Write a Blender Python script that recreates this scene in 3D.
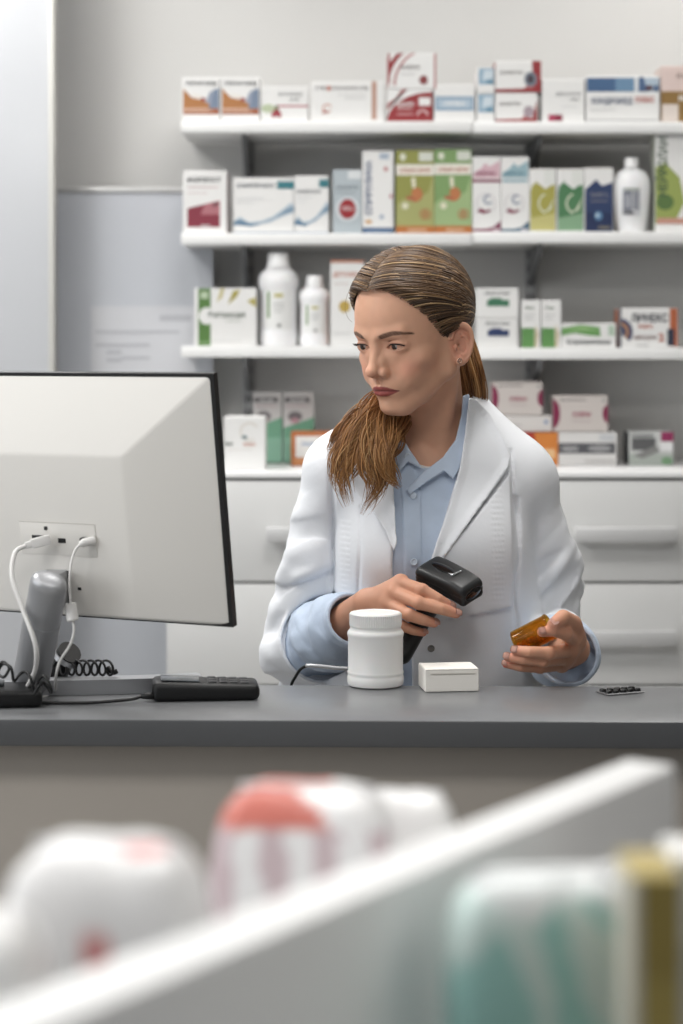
import bpy, bmesh, math, random
import numpy as np
from mathutils import Vector, Matrix

# ---------------------------------------------------------------- clear
for o in list(bpy.data.objects):
    bpy.data.objects.remove(o, do_unlink=True)
scene = bpy.context.scene
COL = scene.collection
R = math.radians

# ---------------------------------------------------------------- camera
F = 2000.0          # focal length in pixels of a 683 x 1024 frame
HC = 1.453          # camera height
HORIZON = 350.0
cam_d = bpy.data.cameras.new('camera')
cam = bpy.data.objects.new('camera', cam_d)
COL.objects.link(cam)
cam.location = (0, 0, HC)
cam.rotation_euler = (R(90), 0, 0)
cam_d.sensor_fit = 'VERTICAL'
cam_d.sensor_height = 36.0
cam_d.sensor_width = 24.0
cam_d.lens = F / 1024 * 36.0
cam_d.shift_y = -(512 - HORIZON) / 1024
cam_d.clip_start = 0.05
cam_d.clip_end = 60
cam_d.dof.use_dof = True
cam_d.dof.focus_distance = 2.70
cam_d.dof.aperture_fstop = 3.4
scene.camera = cam

# ---------------------------------------------------------------- world, exposure
w = bpy.data.worlds.new('world')
scene.world = w
w.use_nodes = True
bg = w.node_tree.nodes['Background']
bg.inputs[0].default_value = (0.93, 0.97, 1.0, 1)
bg.inputs[1].default_value = 0.25
scene.view_settings.view_transform = 'Standard'
scene.view_settings.look = 'None'
scene.view_settings.gamma = 1.0
scene.view_settings.use_curve_mapping = False
scene.view_settings.exposure = -0.6


def area_light(name, loc, rot, sx, sy, power, color=(1, 1, 1), spread=180):
    d = bpy.data.lights.new(name, 'AREA')
    d.shape = 'RECTANGLE'
    d.size = sx
    d.size_y = sy
    d.energy = power
    d.color = color
    d.spread = R(spread)
    o = bpy.data.objects.new(name, d)
    COL.objects.link(o)
    o.location = loc
    o.rotation_euler = rot
    return o

# daylight through the shop window on the left wall
area_light('daylight', (-2.93, 0.9, 1.95), (0, R(-90), 0), 1.5, 2.6, 60, (0.95, 0.98, 1.0))

# ---------------------------------------------------------------- helpers
def P(px, py, Y):
    """point at depth Y seen at pixel px, py of the 683 x 1024 frame (used to measure the place)"""
    return Vector(((px - 341.5) * Y / F, Y, HC - (py - HORIZON) * Y / F))


def lin(c):
    return tuple(((v / 255.0) / 12.92 if v / 255.0 <= 0.04045 else ((v / 255.0 + 0.055) / 1.055) ** 2.4) for v in c)

MATS = {}


def mat(name, rgb=(200, 200, 200), rough=0.5, metal=0.0, spec=0.5, bump=0.0, bscale=200.0, var=0.0, vscale=20.0,
        sss=0.0, coat=0.0, trans=0.0, ior=1.45, attr=None, emit=None, estr=0.0, sheen=0.0, aniso=0.0):
    if name in MATS:
        return MATS[name]
    m = bpy.data.materials.new(name)
    m.use_nodes = True
    nt = m.node_tree
    b = nt.nodes['Principled BSDF']
    c = lin(rgb)
    b.inputs['Base Color'].default_value = (*c, 1)
    b.inputs['Roughness'].default_value = rough
    b.inputs['Metallic'].default_value = metal
    b.inputs['Specular IOR Level'].default_value = spec
    b.inputs['IOR'].default_value = ior
    b.inputs['Transmission Weight'].default_value = trans
    b.inputs['Coat Weight'].default_value = coat
    b.inputs['Sheen Weight'].default_value = sheen
    b.inputs['Anisotropic'].default_value = aniso
    if sss:
        b.inputs['Subsurface Weight'].default_value = sss
        b.inputs['Subsurface Radius'].default_value = (1.0, 0.35, 0.2)
        b.inputs['Subsurface Scale'].default_value = 0.006
    if emit:
        b.inputs['Emission Color'].default_value = (*lin(emit), 1)
        b.inputs['Emission Strength'].default_value = estr
    src = None
    if attr:
        a = nt.nodes.new('ShaderNodeAttribute')
        a.attribute_name = attr
        src = a.outputs['Color']
    if var > 0:
        tc = nt.nodes.new('ShaderNodeTexCoord')
        n = nt.nodes.new('ShaderNodeTexNoise')
        n.inputs['Scale'].default_value = vscale
        n.inputs['Detail'].default_value = 5
        nt.links.new(tc.outputs['Object'], n.inputs['Vector'])
        mr = nt.nodes.new('ShaderNodeMapRange')
        mr.inputs['From Min'].default_value = 0.3
        mr.inputs['From Max'].default_value = 0.7
        mr.inputs['To Min'].default_value = 1 - var
        mr.inputs['To Max'].default_value = 1 + var
        nt.links.new(n.outputs['Fac'], mr.inputs['Value'])
        mx = nt.nodes.new('ShaderNodeMix')
        mx.data_type = 'RGBA'
        mx.blend_type = 'MULTIPLY'
        mx.inputs['Factor'].default_value = 1.0
        if src:
            nt.links.new(src, mx.inputs['A'])
        else:
            mx.inputs['A'].default_value = (*c, 1)
        nt.links.new(mr.outputs['Result'], mx.inputs['B'])
        src = mx.outputs['Result']
    if src:
        nt.links.new(src, b.inputs['Base Color'])
    if bump > 0:
        tc = nt.nodes.new('ShaderNodeTexCoord')
        n = nt.nodes.new('ShaderNodeTexNoise')
        n.inputs['Scale'].default_value = bscale
        n.inputs['Detail'].default_value = 4
        nt.links.new(tc.outputs['Object'], n.inputs['Vector'])
        bp = nt.nodes.new('ShaderNodeBump')
        bp.inputs['Strength'].default_value = bump
        bp.inputs['Distance'].default_value = 0.002
        nt.links.new(n.outputs['Fac'], bp.inputs['Height'])
        nt.links.new(bp.outputs['Normal'], b.inputs['Normal'])
    MATS[name] = m
    return m


def paper(rgb):
    g = 0.3 * rgb[0] + 0.59 * rgb[1] + 0.11 * rgb[2]
    rgb = [(0.78 * v + 0.22 * g) * 0.95 for v in rgb]
    return mat('print_%02x%02x%02x' % tuple(int(v) for v in rgb), rgb, rough=0.45)


def tag(o, label=None, cat=None, group=None, kind=None):
    if label: o['label'] = label
    if cat: o['category'] = cat
    if group: o['group'] = group
    if kind: o['kind'] = kind
    return o


def link(name, mesh, parent=None):
    o = bpy.data.objects.new(name, mesh)
    COL.objects.link(o)
    if parent is not None:
        o.parent = parent
        # parts are modelled in world space unless the parent has been moved first
    return o


def empty(name, loc=(0, 0, 0), rz=0.0):
    o = bpy.data.objects.new(name, None)
    COL.objects.link(o)
    o.location = loc
    o.rotation_euler = (0, 0, rz)
    o.empty_display_size = 0.05
    return o


def finish(name, bm, m, parent=None, smooth=False, angle=None):
    me = bpy.data.meshes.new(name)
    bm.normal_update()
    bm.to_mesh(me)
    bm.free()
    for x in (m if isinstance(m, (list, tuple)) else [m]):
        me.materials.append(x)
    if smooth:
        me.polygons.foreach_set('use_smooth', [True] * len(me.polygons))
        if angle:
            me.set_sharp_from_angle(angle=R(angle))
    return link(name, me, parent)


def add_box(bm, c, s, bevel=0.0, rot=None, seg=2):
    """box centre c, full size s; optional bevel and 3x3 rotation"""
    r = bmesh.ops.create_cube(bm, size=1.0)
    vs = r['verts']
    M = Matrix.Diagonal((s[0], s[1], s[2], 1))
    bmesh.ops.transform(bm, matrix=M, verts=vs)
    if bevel > 0:
        es = list({e for v in vs for e in v.link_edges})
        r2 = bmesh.ops.bevel(bm, geom=vs + es, offset=bevel, segments=seg, profile=0.5, affect='EDGES')
        vs = list({v for f in r2['faces'] for v in f.verts} | {v for v in vs if v.is_valid})
    M = Matrix.Translation(Vector(c))
    if rot is not None:
        M = M @ rot.to_4x4()
    bmesh.ops.transform(bm, matrix=M, verts=vs)
    return vs


def boxo(name, c, s, m, parent=None, bevel=0.0, rot=None, smooth=False):
    bm = bmesh.new()
    add_box(bm, c, s, bevel, rot)
    return finish(name, bm, m, parent, smooth=bevel > 0, angle=40)


def add_tube(bm, pts, rad, seg=8, cap=True, squash=None):
    """tube through pts (list of Vectors); rad number or list"""
    n = len(pts)
    rs = rad if isinstance(rad, (list, tuple, np.ndarray)) else [rad] * n
    rings = []
    up = None
    for i in range(n):
        t = (pts[min(i + 1, n - 1)] - pts[max(i - 1, 0)])
        t.normalize()
        if up is None:
            up = Vector((0, 0, 1)) if abs(t.z) < 0.9 else Vector((1, 0, 0))
        a = t.cross(up)
        if a.length < 1e-6:
            a = t.orthogonal()
        a.normalize()
        up = a.cross(t).normalized()
        ring = []
        for k in range(seg):
            th = 2 * math.pi * k / seg
            ring.append(bm.verts.new(pts[i] + (a * math.cos(th) + up * math.sin(th)) * rs[i]))
        rings.append(ring)
    for i in range(n - 1):
        for k in range(seg):
            k2 = (k + 1) % seg
            bm.faces.new((rings[i][k], rings[i][k2], rings[i + 1][k2], rings[i + 1][k]))
    if cap:
        bm.faces.new(list(reversed(rings[0])))
        bm.faces.new(rings[-1])
    return rings


def smooth_path(pts, n=40):
    """Catmull-Rom through pts"""
    pts = [Vector(p) for p in pts]
    q = [2 * pts[0] - pts[1]] + pts + [2 * pts[-1] - pts[-2]]
    out = []
    m = len(pts) - 1
    for i in range(n + 1):
        s = i / n * m
        k = min(int(s), m - 1)
        t = s - k
        p0, p1, p2, p3 = q[k], q[k + 1], q[k + 2], q[k + 3]
        out.append(0.5 * ((2 * p1) + (p2 - p0) * t + (2 * p0 - 5 * p1 + 4 * p2 - p3) * t * t + (3 * p1 - p0 - 3 * p2 + p3) * t ** 3))
    return out


def tubeo(name, pts, rad, m, parent=None, seg=8, n=40):
    bm = bmesh.new()
    add_tube(bm, smooth_path(pts, n), rad, seg)
    return finish(name, bm, m, parent, smooth=True)


def add_lathe(bm, prof, seg=40, c=(0, 0, 0), sy=1.0, flute=None):
    """prof list of (r, z) bottom to top"""
    rings = []
    for r, z in prof:
        ring = []
        for k in range(seg):
            th = 2 * math.pi * k / seg
            rr = max(r, 1e-5)
            if flute and flute[0] <= z <= flute[1]:
                rr += flute[2] * (k % 2)
            ring.append(bm.verts.new((c[0] + rr * math.cos(th), c[1] + sy * rr * math.sin(th), c[2] + z)))
        rings.append(ring)
    for i in range(len(rings) - 1):
        for k in range(seg):
            k2 = (k + 1) % seg
            bm.faces.new((rings[i][k], rings[i][k2], rings[i + 1][k2], rings[i + 1][k]))
    bm.faces.new(list(reversed(rings[0])))
    bm.faces.new(rings[-1])
    return rings


def lathe(name, prof, m, parent=None, seg=40, c=(0, 0, 0), sy=1.0, flute=None):
    bm = bmesh.new()
    add_lathe(bm, prof, seg, c, sy, flute)
    return finish(name, bm, m, parent, smooth=True, angle=35)


def text_mesh(s, size):
    """flat mesh of a line of lettering, centred on x, baseline at y=0, cap height about size"""
    cu = bpy.data.curves.new('lettering', 'FONT')
    cu.body = s
    cu.size = size * 1.38
    cu.align_x = 'CENTER'
    cu.resolution_u = 2
    cu.offset = size * 0.045
    o = bpy.data.objects.new('lettering_tmp', cu)
    COL.objects.link(o)
    bpy.context.view_layer.update()
    dg = bpy.context.evaluated_depsgraph_get()
    me = bpy.data.meshes.new_from_object(o.evaluated_get(dg))
    bpy.data.objects.remove(o, do_unlink=True)
    bpy.data.curves.remove(cu)
    v = np.zeros(len(me.vertices) * 3)
    me.vertices.foreach_get('co', v)
    v = v.reshape(-1, 3)[:, :2]
    faces = [list(p.vertices) for p in me.polygons]
    bpy.data.meshes.remove(me)
    return v, faces
M_black = mat('black_plastic', (22, 22, 23), rough=0.45)
# ================================================================ the room
YW = 4.43           # back wall
M_wall = mat('painted_wall_grey', (202, 201, 199), rough=0.7, bump=0.05, bscale=300, var=0.015, vscale=3)
M_wall_l = mat('painted_wall_white', (222, 223, 225), rough=0.6, bump=0.04, bscale=300, var=0.01, vscale=3)
M_ceil = mat('ceiling_paint', (235, 235, 233), rough=0.8)
M_floor = mat('floor_vinyl', (150, 148, 145), rough=0.35, var=0.05, vscale=6)
M_white = mat('white_laminate', (214, 214, 213), rough=0.38, var=0.01, vscale=8)
M_shelf = mat('shelf_white', (230, 230, 229), rough=0.4)
M_steel = mat('bracket_grey_steel', (112, 113, 115), rough=0.5, metal=0.1)


def struct(name, c, s, m, bevel=0.0):
    o = boxo(name, c, s, m, bevel=bevel)
    o['kind'] = 'structure'
    return o

struct('floor', (0, 2.0, -0.05), (6.2, 5.6, 0.1), M_floor)
struct('ceiling', (0, 2.0, 2.85), (6.2, 5.6, 0.1), M_ceil)
struct('wall_back', (0, YW + 0.05, 1.4), (6.2, 0.1, 2.8), M_wall)
struct('wall_right', (3.05, 1.95, 1.4), (0.1, 4.9, 2.8), mat('wall_low_bounce', (140, 136, 130), rough=0.7))  # out of view; colour darkened so less light bounces onto the right side
# left wall with the opening of the shop window
bm = bmesh.new()
add_box(bm, (-3.05, 1.95, 0.55), (0.1, 4.9, 1.1))
add_box(bm, (-3.05, 1.95, 2.75), (0.1, 4.9, 0.1))
add_box(bm, (-3.05, 3.35, 1.9), (0.1, 2.1, 1.6))
add_box(bm, (-3.05, -0.45, 1.9), (0.1, 0.1, 1.6))
o = finish('wall_left', bm, M_wall_l); o['kind'] = 'structure'
# window frame
bm = bmesh.new()
for (cy, cz, sy, sz) in ((0.95, 1.13, 2.7, 0.06), (0.95, 2.67, 2.7, 0.06), (-0.37, 1.9, 0.06, 1.48), (2.27, 1.9, 0.06, 1.48), (0.95, 1.9, 0.06, 1.48)):
    add_box(bm, (-3.05, cy, cz), (0.07, sy, sz))
o = finish('window_1', bm, M_white); o['kind'] = 'structure'

# white wall panel left of the shelves, a step in front of the wall, and the grey frosted glass below
xs = lambda px, Y: (px - 341.5) * Y / F
zs = lambda py, Y: HC - (py - HORIZON) * Y / F
# frosted glass door / screen standing by the wall
M_frost = mat('frosted_grey_glass', (190, 193, 199), rough=0.28, spec=0.55, var=0.02, vscale=4)
M_frame = mat('brushed_aluminium_pale', (205, 205, 204), rough=0.35, metal=0.4)
YG = 4.36
gx0, gx1, gz1 = xs(58, YG), xs(165, 4.0) - 0.012, zs(193, YG)
gx2 = xs(213, YG)
scr = empty('glass_screen', ((gx0 + gx1) / 2, YG, 0))
tag(scr, 'grey frosted glass screen against the back wall beside the shelves', 'glass screen')
def child_box(name, c, s, m, par, bevel=0.0, rot=None):
    """box given in world space, parented to a moved empty"""
    o = boxo(name, c, s, m, par, bevel, rot)
    o.matrix_parent_inverse = Matrix.Translation(par.location).inverted() if par.rotation_euler.z == 0 else par.matrix_basis.inverted()
    return o
# pane stands on the floor and is notched above the worktop
bm = bmesh.new()
pr = [(gx0, 0.002), (gx1, 0.002), (gx1, 1.225), (gx2, 1.225), (gx2, gz1), (gx0, gz1)]
va = [bm.verts.new((x, YG - 0.006, z)) for x, z in pr]
vb = [bm.verts.new((x, YG + 0.006, z)) for x, z in pr]
bm.faces.new(va); bm.faces.new(list(reversed(vb)))
for i in range(6):
    j = (i + 1) % 6
    bm.faces.new((va[j], va[i], vb[i], vb[j]))
bmesh.ops.recalc_face_normals(bm, faces=bm.faces[:])
o = finish('pane', bm, M_frost, scr)
o.matrix_parent_inverse = Matrix.Translation(scr.location).inverted()
child_box('top_rail', ((gx0 + gx2) / 2, YG, gz1 + 0.006), (gx2 - gx0, 0.02, 0.012), M_frame, scr, 0.002)
# notice taped to the screen
M_paper = mat('notice_paper', (200, 201, 205), rough=0.6)
nx0, nx1, nz0, nz1 = xs(91, YG - 0.008), xs(196, YG - 0.008), zs(452, YG - 0.008), zs(306, YG - 0.008)
no = boxo('paper_notice', ((nx0 + nx1) / 2, YG - 0.0075, (nz0 + nz1) / 2), (nx1 - nx0, 0.001, nz1 - nz0), M_paper)
tag(no, 'pale paper notice with faint grey lines taped to the frosted glass', 'notice')
M_ink = mat('faint_ink', (180, 181, 186), rough=0.7)
rnd = random.Random(4)
bm = bmesh.new()
for (px0, px1, py, h) in ((160, 192, 318, 6), (96, 180, 332, 3), (96, 150, 345, 3), (107, 122, 352, 4), (107, 122, 360, 4), (122, 150, 358, 3), (98, 185, 375, 3), (98, 170, 390, 3)):
    a, b, z = xs(px0, YG), xs(px1, YG), zs(py, YG)
    add_box(bm, ((a + b) / 2, YG - 0.0084, z), (b - a, 0.0006, h * YG / F))
o = finish('printed_lines', bm, M_ink, no)

# pale lacquered sliding door at the far left, in front of the wall
YD = 4.25
dx1 = xs(50, YD)
dr = boxo('door_1', (dx1 - 0.45, YD, 1.35), (0.9, 0.04, 2.7), mat('door_lacquer', (192, 194, 198), rough=0.22, spec=0.5), bevel=0.003)
dr['kind'] = 'structure'
boxo('edge_profile', (dx1 + 0.006, YD - 0.002, 1.35), (0.012, 0.044, 2.7), mat('door_edge_profile', (196, 195, 190), rough=0.4, metal=0.2), dr, 0.002)

# ceiling lights: square panels recessed in the ceiling
M_diff = mat('lamp_diffuser', (255, 255, 255), rough=0.6, emit=(255, 252, 246), estr=2.5)
LP = [(-1.5, 0.9), (0.1, 0.9), (1.7, 0.9), (-1.5, 2.7), (0.1, 2.75), (1.7, 2.7), (-0.9, 3.98), (0.9, 3.98)]
LW = [24, 18, 3, 40, 25, 2, 22, 10]
for i, (x, y) in enumerate(LP):
    e = empty('ceiling_light', (x, y, 2.79))
    tag(e, 'square white ceiling panel light', 'ceiling light', 'panel lights in the ceiling')
    f = bmesh.new()
    for sx, sy, dx, dy in ((0.62, 0.03, 0, 0.295), (0.62, 0.03, 0, -0.295), (0.03, 0.56, 0.295, 0), (0.03, 0.56, -0.295, 0)):
        add_box(f, (dx, dy, 0.0), (sx, sy, 0.02))
    finish('frame', f, M_white, e)
    boxo('diffuser', (0, 0, 0.003), (0.56, 0.56, 0.01), M_diff, e)
    a = area_light('lamp', (x, y, 2.77), (0, 0, 0), 0.56, 0.56, LW[i], (1.0, 0.985, 0.96))

# ================================================================ drawer unit along the back wall
YU = 4.0            # front of the worktop
ZU = zs(472, YU)    # top of the worktop
UX0 = xs(165, YU)
UW = 306 * YU / F
wt_t = 0.012
wt = boxo('worktop', (UX0 + 0.9 - 0.004, (YU + YW) / 2 - 0.002, ZU - wt_t / 2), (1.8, YW - YU - 0.006, wt_t), mat('worktop_white', (236, 236, 236), rough=0.3), bevel=0.002)
tag(wt, 'white worktop lying on the drawer units along the back wall', 'worktop')
M_gap = mat('cabinet_carcass', (150, 150, 150), rough=0.6)
row_h = 103 * YU / F
lab = ['white drawer cabinet at left, its handle by the woman\'s right arm', 'white drawer cabinet at right with long bar handles']
for c in range(2):
    x0 = UX0 + c * UW
    cab = empty('drawer_cabinet', (x0 + UW / 2, (YU + YW) / 2, 0))
    tag(cab, lab[c], 'cabinet', 'drawer cabinets under the back worktop')
    dy = (YW - YU) / 2
    boxo('carcass', (0, 0.012, (ZU - wt_t) / 2), (UW - 0.002, YW - YU - 0.035, ZU - wt_t - 0.002), M_gap, cab)
    top = ZU - wt_t - 0.004
    k = 0
    while top > 0.12:
        h = row_h if top - row_h > 0.1 else top - 0.06
        zc = top - h / 2
        d = boxo('drawer_front', (0, -dy + 0.012, zc), (UW - 0.006, 0.018, h - 0.005), M_white, cab, 0.0015)
        hz = top - h * 0.52
        # flat bar pull with two stand-offs
        bm = bmesh.new()
        add_box(bm, (0, -dy - 0.026, hz), (0.205, 0.012, 0.030), 0.003)
        add_box(bm, (-0.088, -dy - 0.008, hz), (0.014, 0.026, 0.018))
        add_box(bm, (0.088, -dy - 0.008, hz), (0.014, 0.026, 0.018))
        finish('handle', bm, mat('satin_handle', (206, 206, 206), rough=0.35, metal=0.15), d, smooth=True, angle=40)
        top -= h
        k += 1

# ================================================================ wall shelves
YS = 4.17
SX0, SXM, SX1 = xs(181, YS), xs(472.5, YS), 0.95
SHELF_Z = {}
tops = {1: (121, 121.5), 2: (233, 231.5), 3: (346, 348)}
names = {1: 'top', 2: 'middle', 3: 'lowest'}
side = ['left', 'right']
for lv in (1, 2, 3):
    for s in range(2):
        a, b = (SX0, SXM - 0.001) if s == 0 else (SXM + 0.001, SX1)
        z = zs(tops[lv][s], YS)
        SHELF_Z[(lv, s)] = z
        t = 0.0235
        sh = boxo('wall_shelf', ((a + b) / 2, (YS + YW) / 2 - 0.004, z - t / 2), (b - a, YW - YS - 0.012, t), M_shelf, bevel=0.0015)
        tag(sh, '%s white wall shelf, the %s-hand board' % (names[lv], side[s]), 'shelf', 'white wall shelves')
        # sheet steel brackets under the board
        for bx in ((246,) if s == 0 else (536,)):
            X = xs(bx, 4.3)
            pr = [(YS + 0.04, z - t), (YW - 0.014, z - t), (YW - 0.014, z - t - 0.075), (YW - 0.03, z - t - 0.075), (YS + 0.05, z - t - 0.02)]
            bm = bmesh.new()
            v1 = [bm.verts.new((X - 0.005, y, zz - 0.0005)) for y, zz in pr]
            v2 = [bm.verts.new((X + 0.005, y, zz - 0.0005)) for y, zz in pr]
            bm.faces.new(v1); bm.faces.new(list(reversed(v2)))
            for i in range(len(pr)):
                j = (i + 1) % len(pr)
                bm.faces.new((v1[i], v2[i], v2[j], v1[j]))
            bmesh.ops.recalc_face_normals(bm, faces=bm.faces[:])
            finish('bracket', bm, M_steel, sh)
# slotted uprights screwed to the wall
for bx, nm in ((246, 'grey slotted wall upright carrying the left shelf boards'), (536, 'grey slotted wall upright carrying the right shelf boards')):
    X = xs(bx, 4.3)
    up = empty('slotted_upright', (X, YW, ZU))
    tag(up, nm, 'upright', 'slotted shelf uprights')
    z1 = SHELF_Z[(1, 0)] - 0.02
    boxo('rail', (0, -0.006, (z1 - ZU) / 2 + 0.001), (0.026, 0.010, z1 - ZU - 0.002), mat('rail_grey', (165, 165, 166), rough=0.45), up, 0.001)
    bm = bmesh.new()
    z = 0.04
    while z < z1 - ZU - 0.03:
        add_box(bm, (-0.005, -0.0112, z), (0.004, 0.001, 0.016))
        add_box(bm, (0.005, -0.0112, z), (0.004, 0.001, 0.016))
        z += 0.032
    o = finish('slot', bm, M_black, up); o['kind'] = 'stuff'
# ================================================================ boxes and bottles on the shelves
def col(c):
    return paper(c)

def make_art(root, w, h, art, yoff, prefix='printed_design', name2='lettering'):
    """flat print on the front of a carton: shapes and lettering just proud of the board.
    root local space: front face in the plane y = yoff, x in [-w/2, w/2], z in [0, h]"""
    bm = bmesh.new()
    mats = []
    bt = bmesh.new()
    mt = []
    def idx(lst, c):
        m = paper(c)
        if m not in lst:
            lst.append(m)
        return lst.index(m)
    layer = 0
    for a in art:
        layer += 1
        y = yoff - 0.00025 - 0.00006 * layer
        k = a[0]
        if k == 't':
            _, s, u, v, hh, c = a[:6]
            rot = a[6] if len(a) > 6 else 0
            maxw = a[7] if len(a) > 7 else None
            co, faces = text_mesh(s, hh * h)
            if maxw:
                ext = co[:, 0].max() - co[:, 0].min()
                co[:, 0] *= maxw * (h if rot else w) / ext
            if rot:
                co = np.stack([-co[:, 1], co[:, 0]], 1) if rot > 0 else np.stack([co[:, 1], -co[:, 0]], 1)
            vs = [bt.verts.new(((u - 0.5) * w + q[0], y, v * h + q[1])) for q in co]
            mi = idx(mt, c)
            for f in faces:
                try:
                    fc = bt.faces.new([vs[i] for i in f]); fc.material_index = mi
                except ValueError:
                    pass
            continue
        if k == 'r':
            _, u0, v0, u1, v1, c = a
            pts = [(u0, v0), (u1, v0), (u1, v1), (u0, v1)]
        elif k == 'e':
            _, cu, cv, ru, rv, c = a
            pts = [(cu + ru * math.cos(t * math.pi / 12), cv + rv * math.sin(t * math.pi / 12)) for t in range(24)]
        elif k == 'arc':      # ring segment: centre, radii in x (fractions of w) with aspect kept by h
            _, cu, cv, r0, r1, a0, a1, c = a
            n = 14
            o = [(cu + r1 * math.cos(R(a0 + (a1 - a0) * i / n)), cv + r1 * w / h * math.sin(R(a0 + (a1 - a0) * i / n))) for i in range(n + 1)]
            q = [(cu + r0 * math.cos(R(a0 + (a1 - a0) * i / n)), cv + r0 * w / h * math.sin(R(a0 + (a1 - a0) * i / n))) for i in range(n + 1)]
            mi = idx(mats, c)
            cl = lambda p: ((min(max(p[0], 0), 1) - 0.5) * w, y, min(max(p[1], 0), 1) * h)
            for i in range(n):
                f = [cl(o[i]), cl(o[i + 1]), cl(q[i + 1]), cl(q[i])]
                try:
                    fc = bm.faces.new([bm.verts.new(p) for p in f]); fc.material_index = mi
                except ValueError:
                    pass
            continue
        else:                 # polygon
            _, pts, c = a
        mi = idx(mats, c)
        fc = bm.faces.new([bm.verts.new(((u - 0.5) * w, y, v * h)) for u, v in pts])
        fc.material_index = mi
    for b, ms, nm in ((bm, mats, prefix), (bt, mt, name2)):
        if len(b.faces):
            bmesh.ops.recalc_face_normals(b, faces=b.faces[:])
            b.normal_update()
            fl = [f for f in b.faces if f.normal.y > 0]
            bmesh.ops.reverse_faces(b, faces=fl)
            bmesh.ops.triangulate(b, faces=b.faces[:])
            o = finish(nm, b, ms, root)
            if len(art) > 1:
                o['kind'] = 'stuff'     # many small marks of one print
        else:
            b.free()

def carton(x0, x1, yt, yb, Y, depth, label, base, art, z0, side=None, yaw=0.0, group=None, name='medicine_box', topc=None, cat='box'):
    """folding carton; x0..x1, yt..yb measured in the photograph at depth Y; z0 is the surface it stands on"""
    w = (x1 - x0) * Y / F
    h = (yb - yt) * Y / F
    X = ((x0 + x1) / 2 - 341.5) * Y / F
    bm = bmesh.new()
    add_box(bm, (0, depth / 2, h / 2), (w, depth, h), min(0.0012, w * 0.04), seg=1)
    ms = [paper(base), paper(side or base), paper(topc or base)]
    bm.normal_update()
    for f in bm.faces:
        if abs(f.normal.x) > 0.9: f.material_index = 1
        elif abs(f.normal.z) > 0.9: f.material_index = 2
    o = finish(name, bm, ms)
    o.location = (X, Y, z0 + 0.0004)
    o.rotation_euler = (0, 0, R(yaw))
    tag(o, label, cat, group)
    # tuck flap line at the top front edge: a shallow ridge
    boxo('tuck_flap', (0, depth * 0.5, h + 0.0002), (w * 0.94, depth * 0.93, 0.0006), ms[2], o)
    make_art(o, w, h, art, 0.0)
    return o

W = (236, 235, 233); W2 = (226, 225, 223)
GR = (150, 150, 152); DK = (70, 72, 78)
Z1, Z1r = SHELF_Z[(1, 0)], SHELF_Z[(1, 1)]
Z2, Z2r = SHELF_Z[(2, 0)], SHELF_Z[(2, 1)]
Z3, Z3r = SHELF_Z[(3, 0)], SHELF_Z[(3, 1)]
YB = 4.19
G1, G2, G3, G4 = 'boxes on the top shelf', 'packs on the middle shelf', 'packs on the lowest shelf', 'boxes on the back worktop'

# ---- top shelf
def orange_art():
    return [('r', 0.03, 0.17, 0.97, 0.3, (178, 88, 52)), ('p', [(0.03, 0.28), (0.97, 0.28), (0.75, 0.42), (0.5, 0.5), (0.25, 0.55), (0.03, 0.75)], (190, 118, 58)),
            ('p', [(0.2, 0.66), (0.6, 0.45), (0.8, 0.42), (0.5, 0.58)], (236, 226, 214)),
            ('p', [(0.7, 0.3), (0.97, 0.3), (0.97, 0.76), (0.82, 0.72)], (120, 138, 165)), ('p', [(0.62, 0.45), (0.76, 0.38), (0.8, 0.72), (0.72, 0.66)], (150, 160, 182)),
            ('e', 0.56, 0.5, 0.06, 0.05, (165, 50, 50)), ('r', 0.06, 0.27, 0.7, 0.31, (225, 180, 150)), ('r', 0.06, 0.22, 0.8, 0.25, (225, 180, 150)),
            ('t', 'ГЕПАГАРД', 0.5, 0.83, 0.075, DK, 0, 0.8)]
carton(182, 220, 76, 120.5, YB, 0.09, 'white box with orange mountain print, leftmost on the top shelf', W, orange_art(), Z1, group=G1)
carton(221, 260, 76, 120.5, YB, 0.09, 'white box with orange mountain print, second from left on the top shelf', W, orange_art(), Z1, group=G1)
carton(261, 308.5, 85, 120.5, YB, 0.1, 'low white box with thin red line and small red berries on the top shelf', W,
       [('r', 0.3, 0.42, 1.0, 0.47, (200, 90, 105)), ('e', 0.15, 0.38, 0.15, 0.12, (186, 200, 160)), ('e', 0.33, 0.28, 0.07, 0.1, (175, 45, 60)), ('e', 0.27, 0.2, 0.05, 0.08, (175, 45, 60)), ('e', 0.38, 0.2, 0.05, 0.08, (175, 45, 60)),
        ('e', 0.33, 0.4, 0.03, 0.08, (90, 120, 70)), ('t', 'ВИТАМИНЫ', 0.62, 0.74, 0.08, GR, 0, 0.5), ('t', 'ДЛЯ', 0.7, 0.6, 0.07, GR, 0, 0.2)], Z1, group=G1)
carton(311, 384, 80, 120.5, YB, 0.09, 'wide white box with vertical orange-brown stripe at its right end', W,
       [('r', 0.83, 0.06, 0.90, 1.0, (198, 150, 130)), ('t', 'ГЛЮКОЗАМИН-ПВ', 0.42, 0.79, 0.085, (140, 135, 135), 0, 0.72), ('e', 0.245, 0.83, 0.025, 0.07, (215, 120, 100)), ('r', 0.36, 0.66, 0.75, 0.68, (195, 195, 195)), ('r', 0.45, 0.57, 0.75, 0.59, (195, 195, 195)),
        ('arc', 0.22, 0.33, 0.045, 0.065, 20, 330, (215, 150, 130)), ('p', [(0.14, 0.2), (0.2, 0.3), (0.24, 0.22)], (190, 80, 65)), ('r', 0.96, 0.04, 0.965, 0.96, (205, 203, 202))], Z1, group=G1)
RED = (168, 40, 46)
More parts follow.
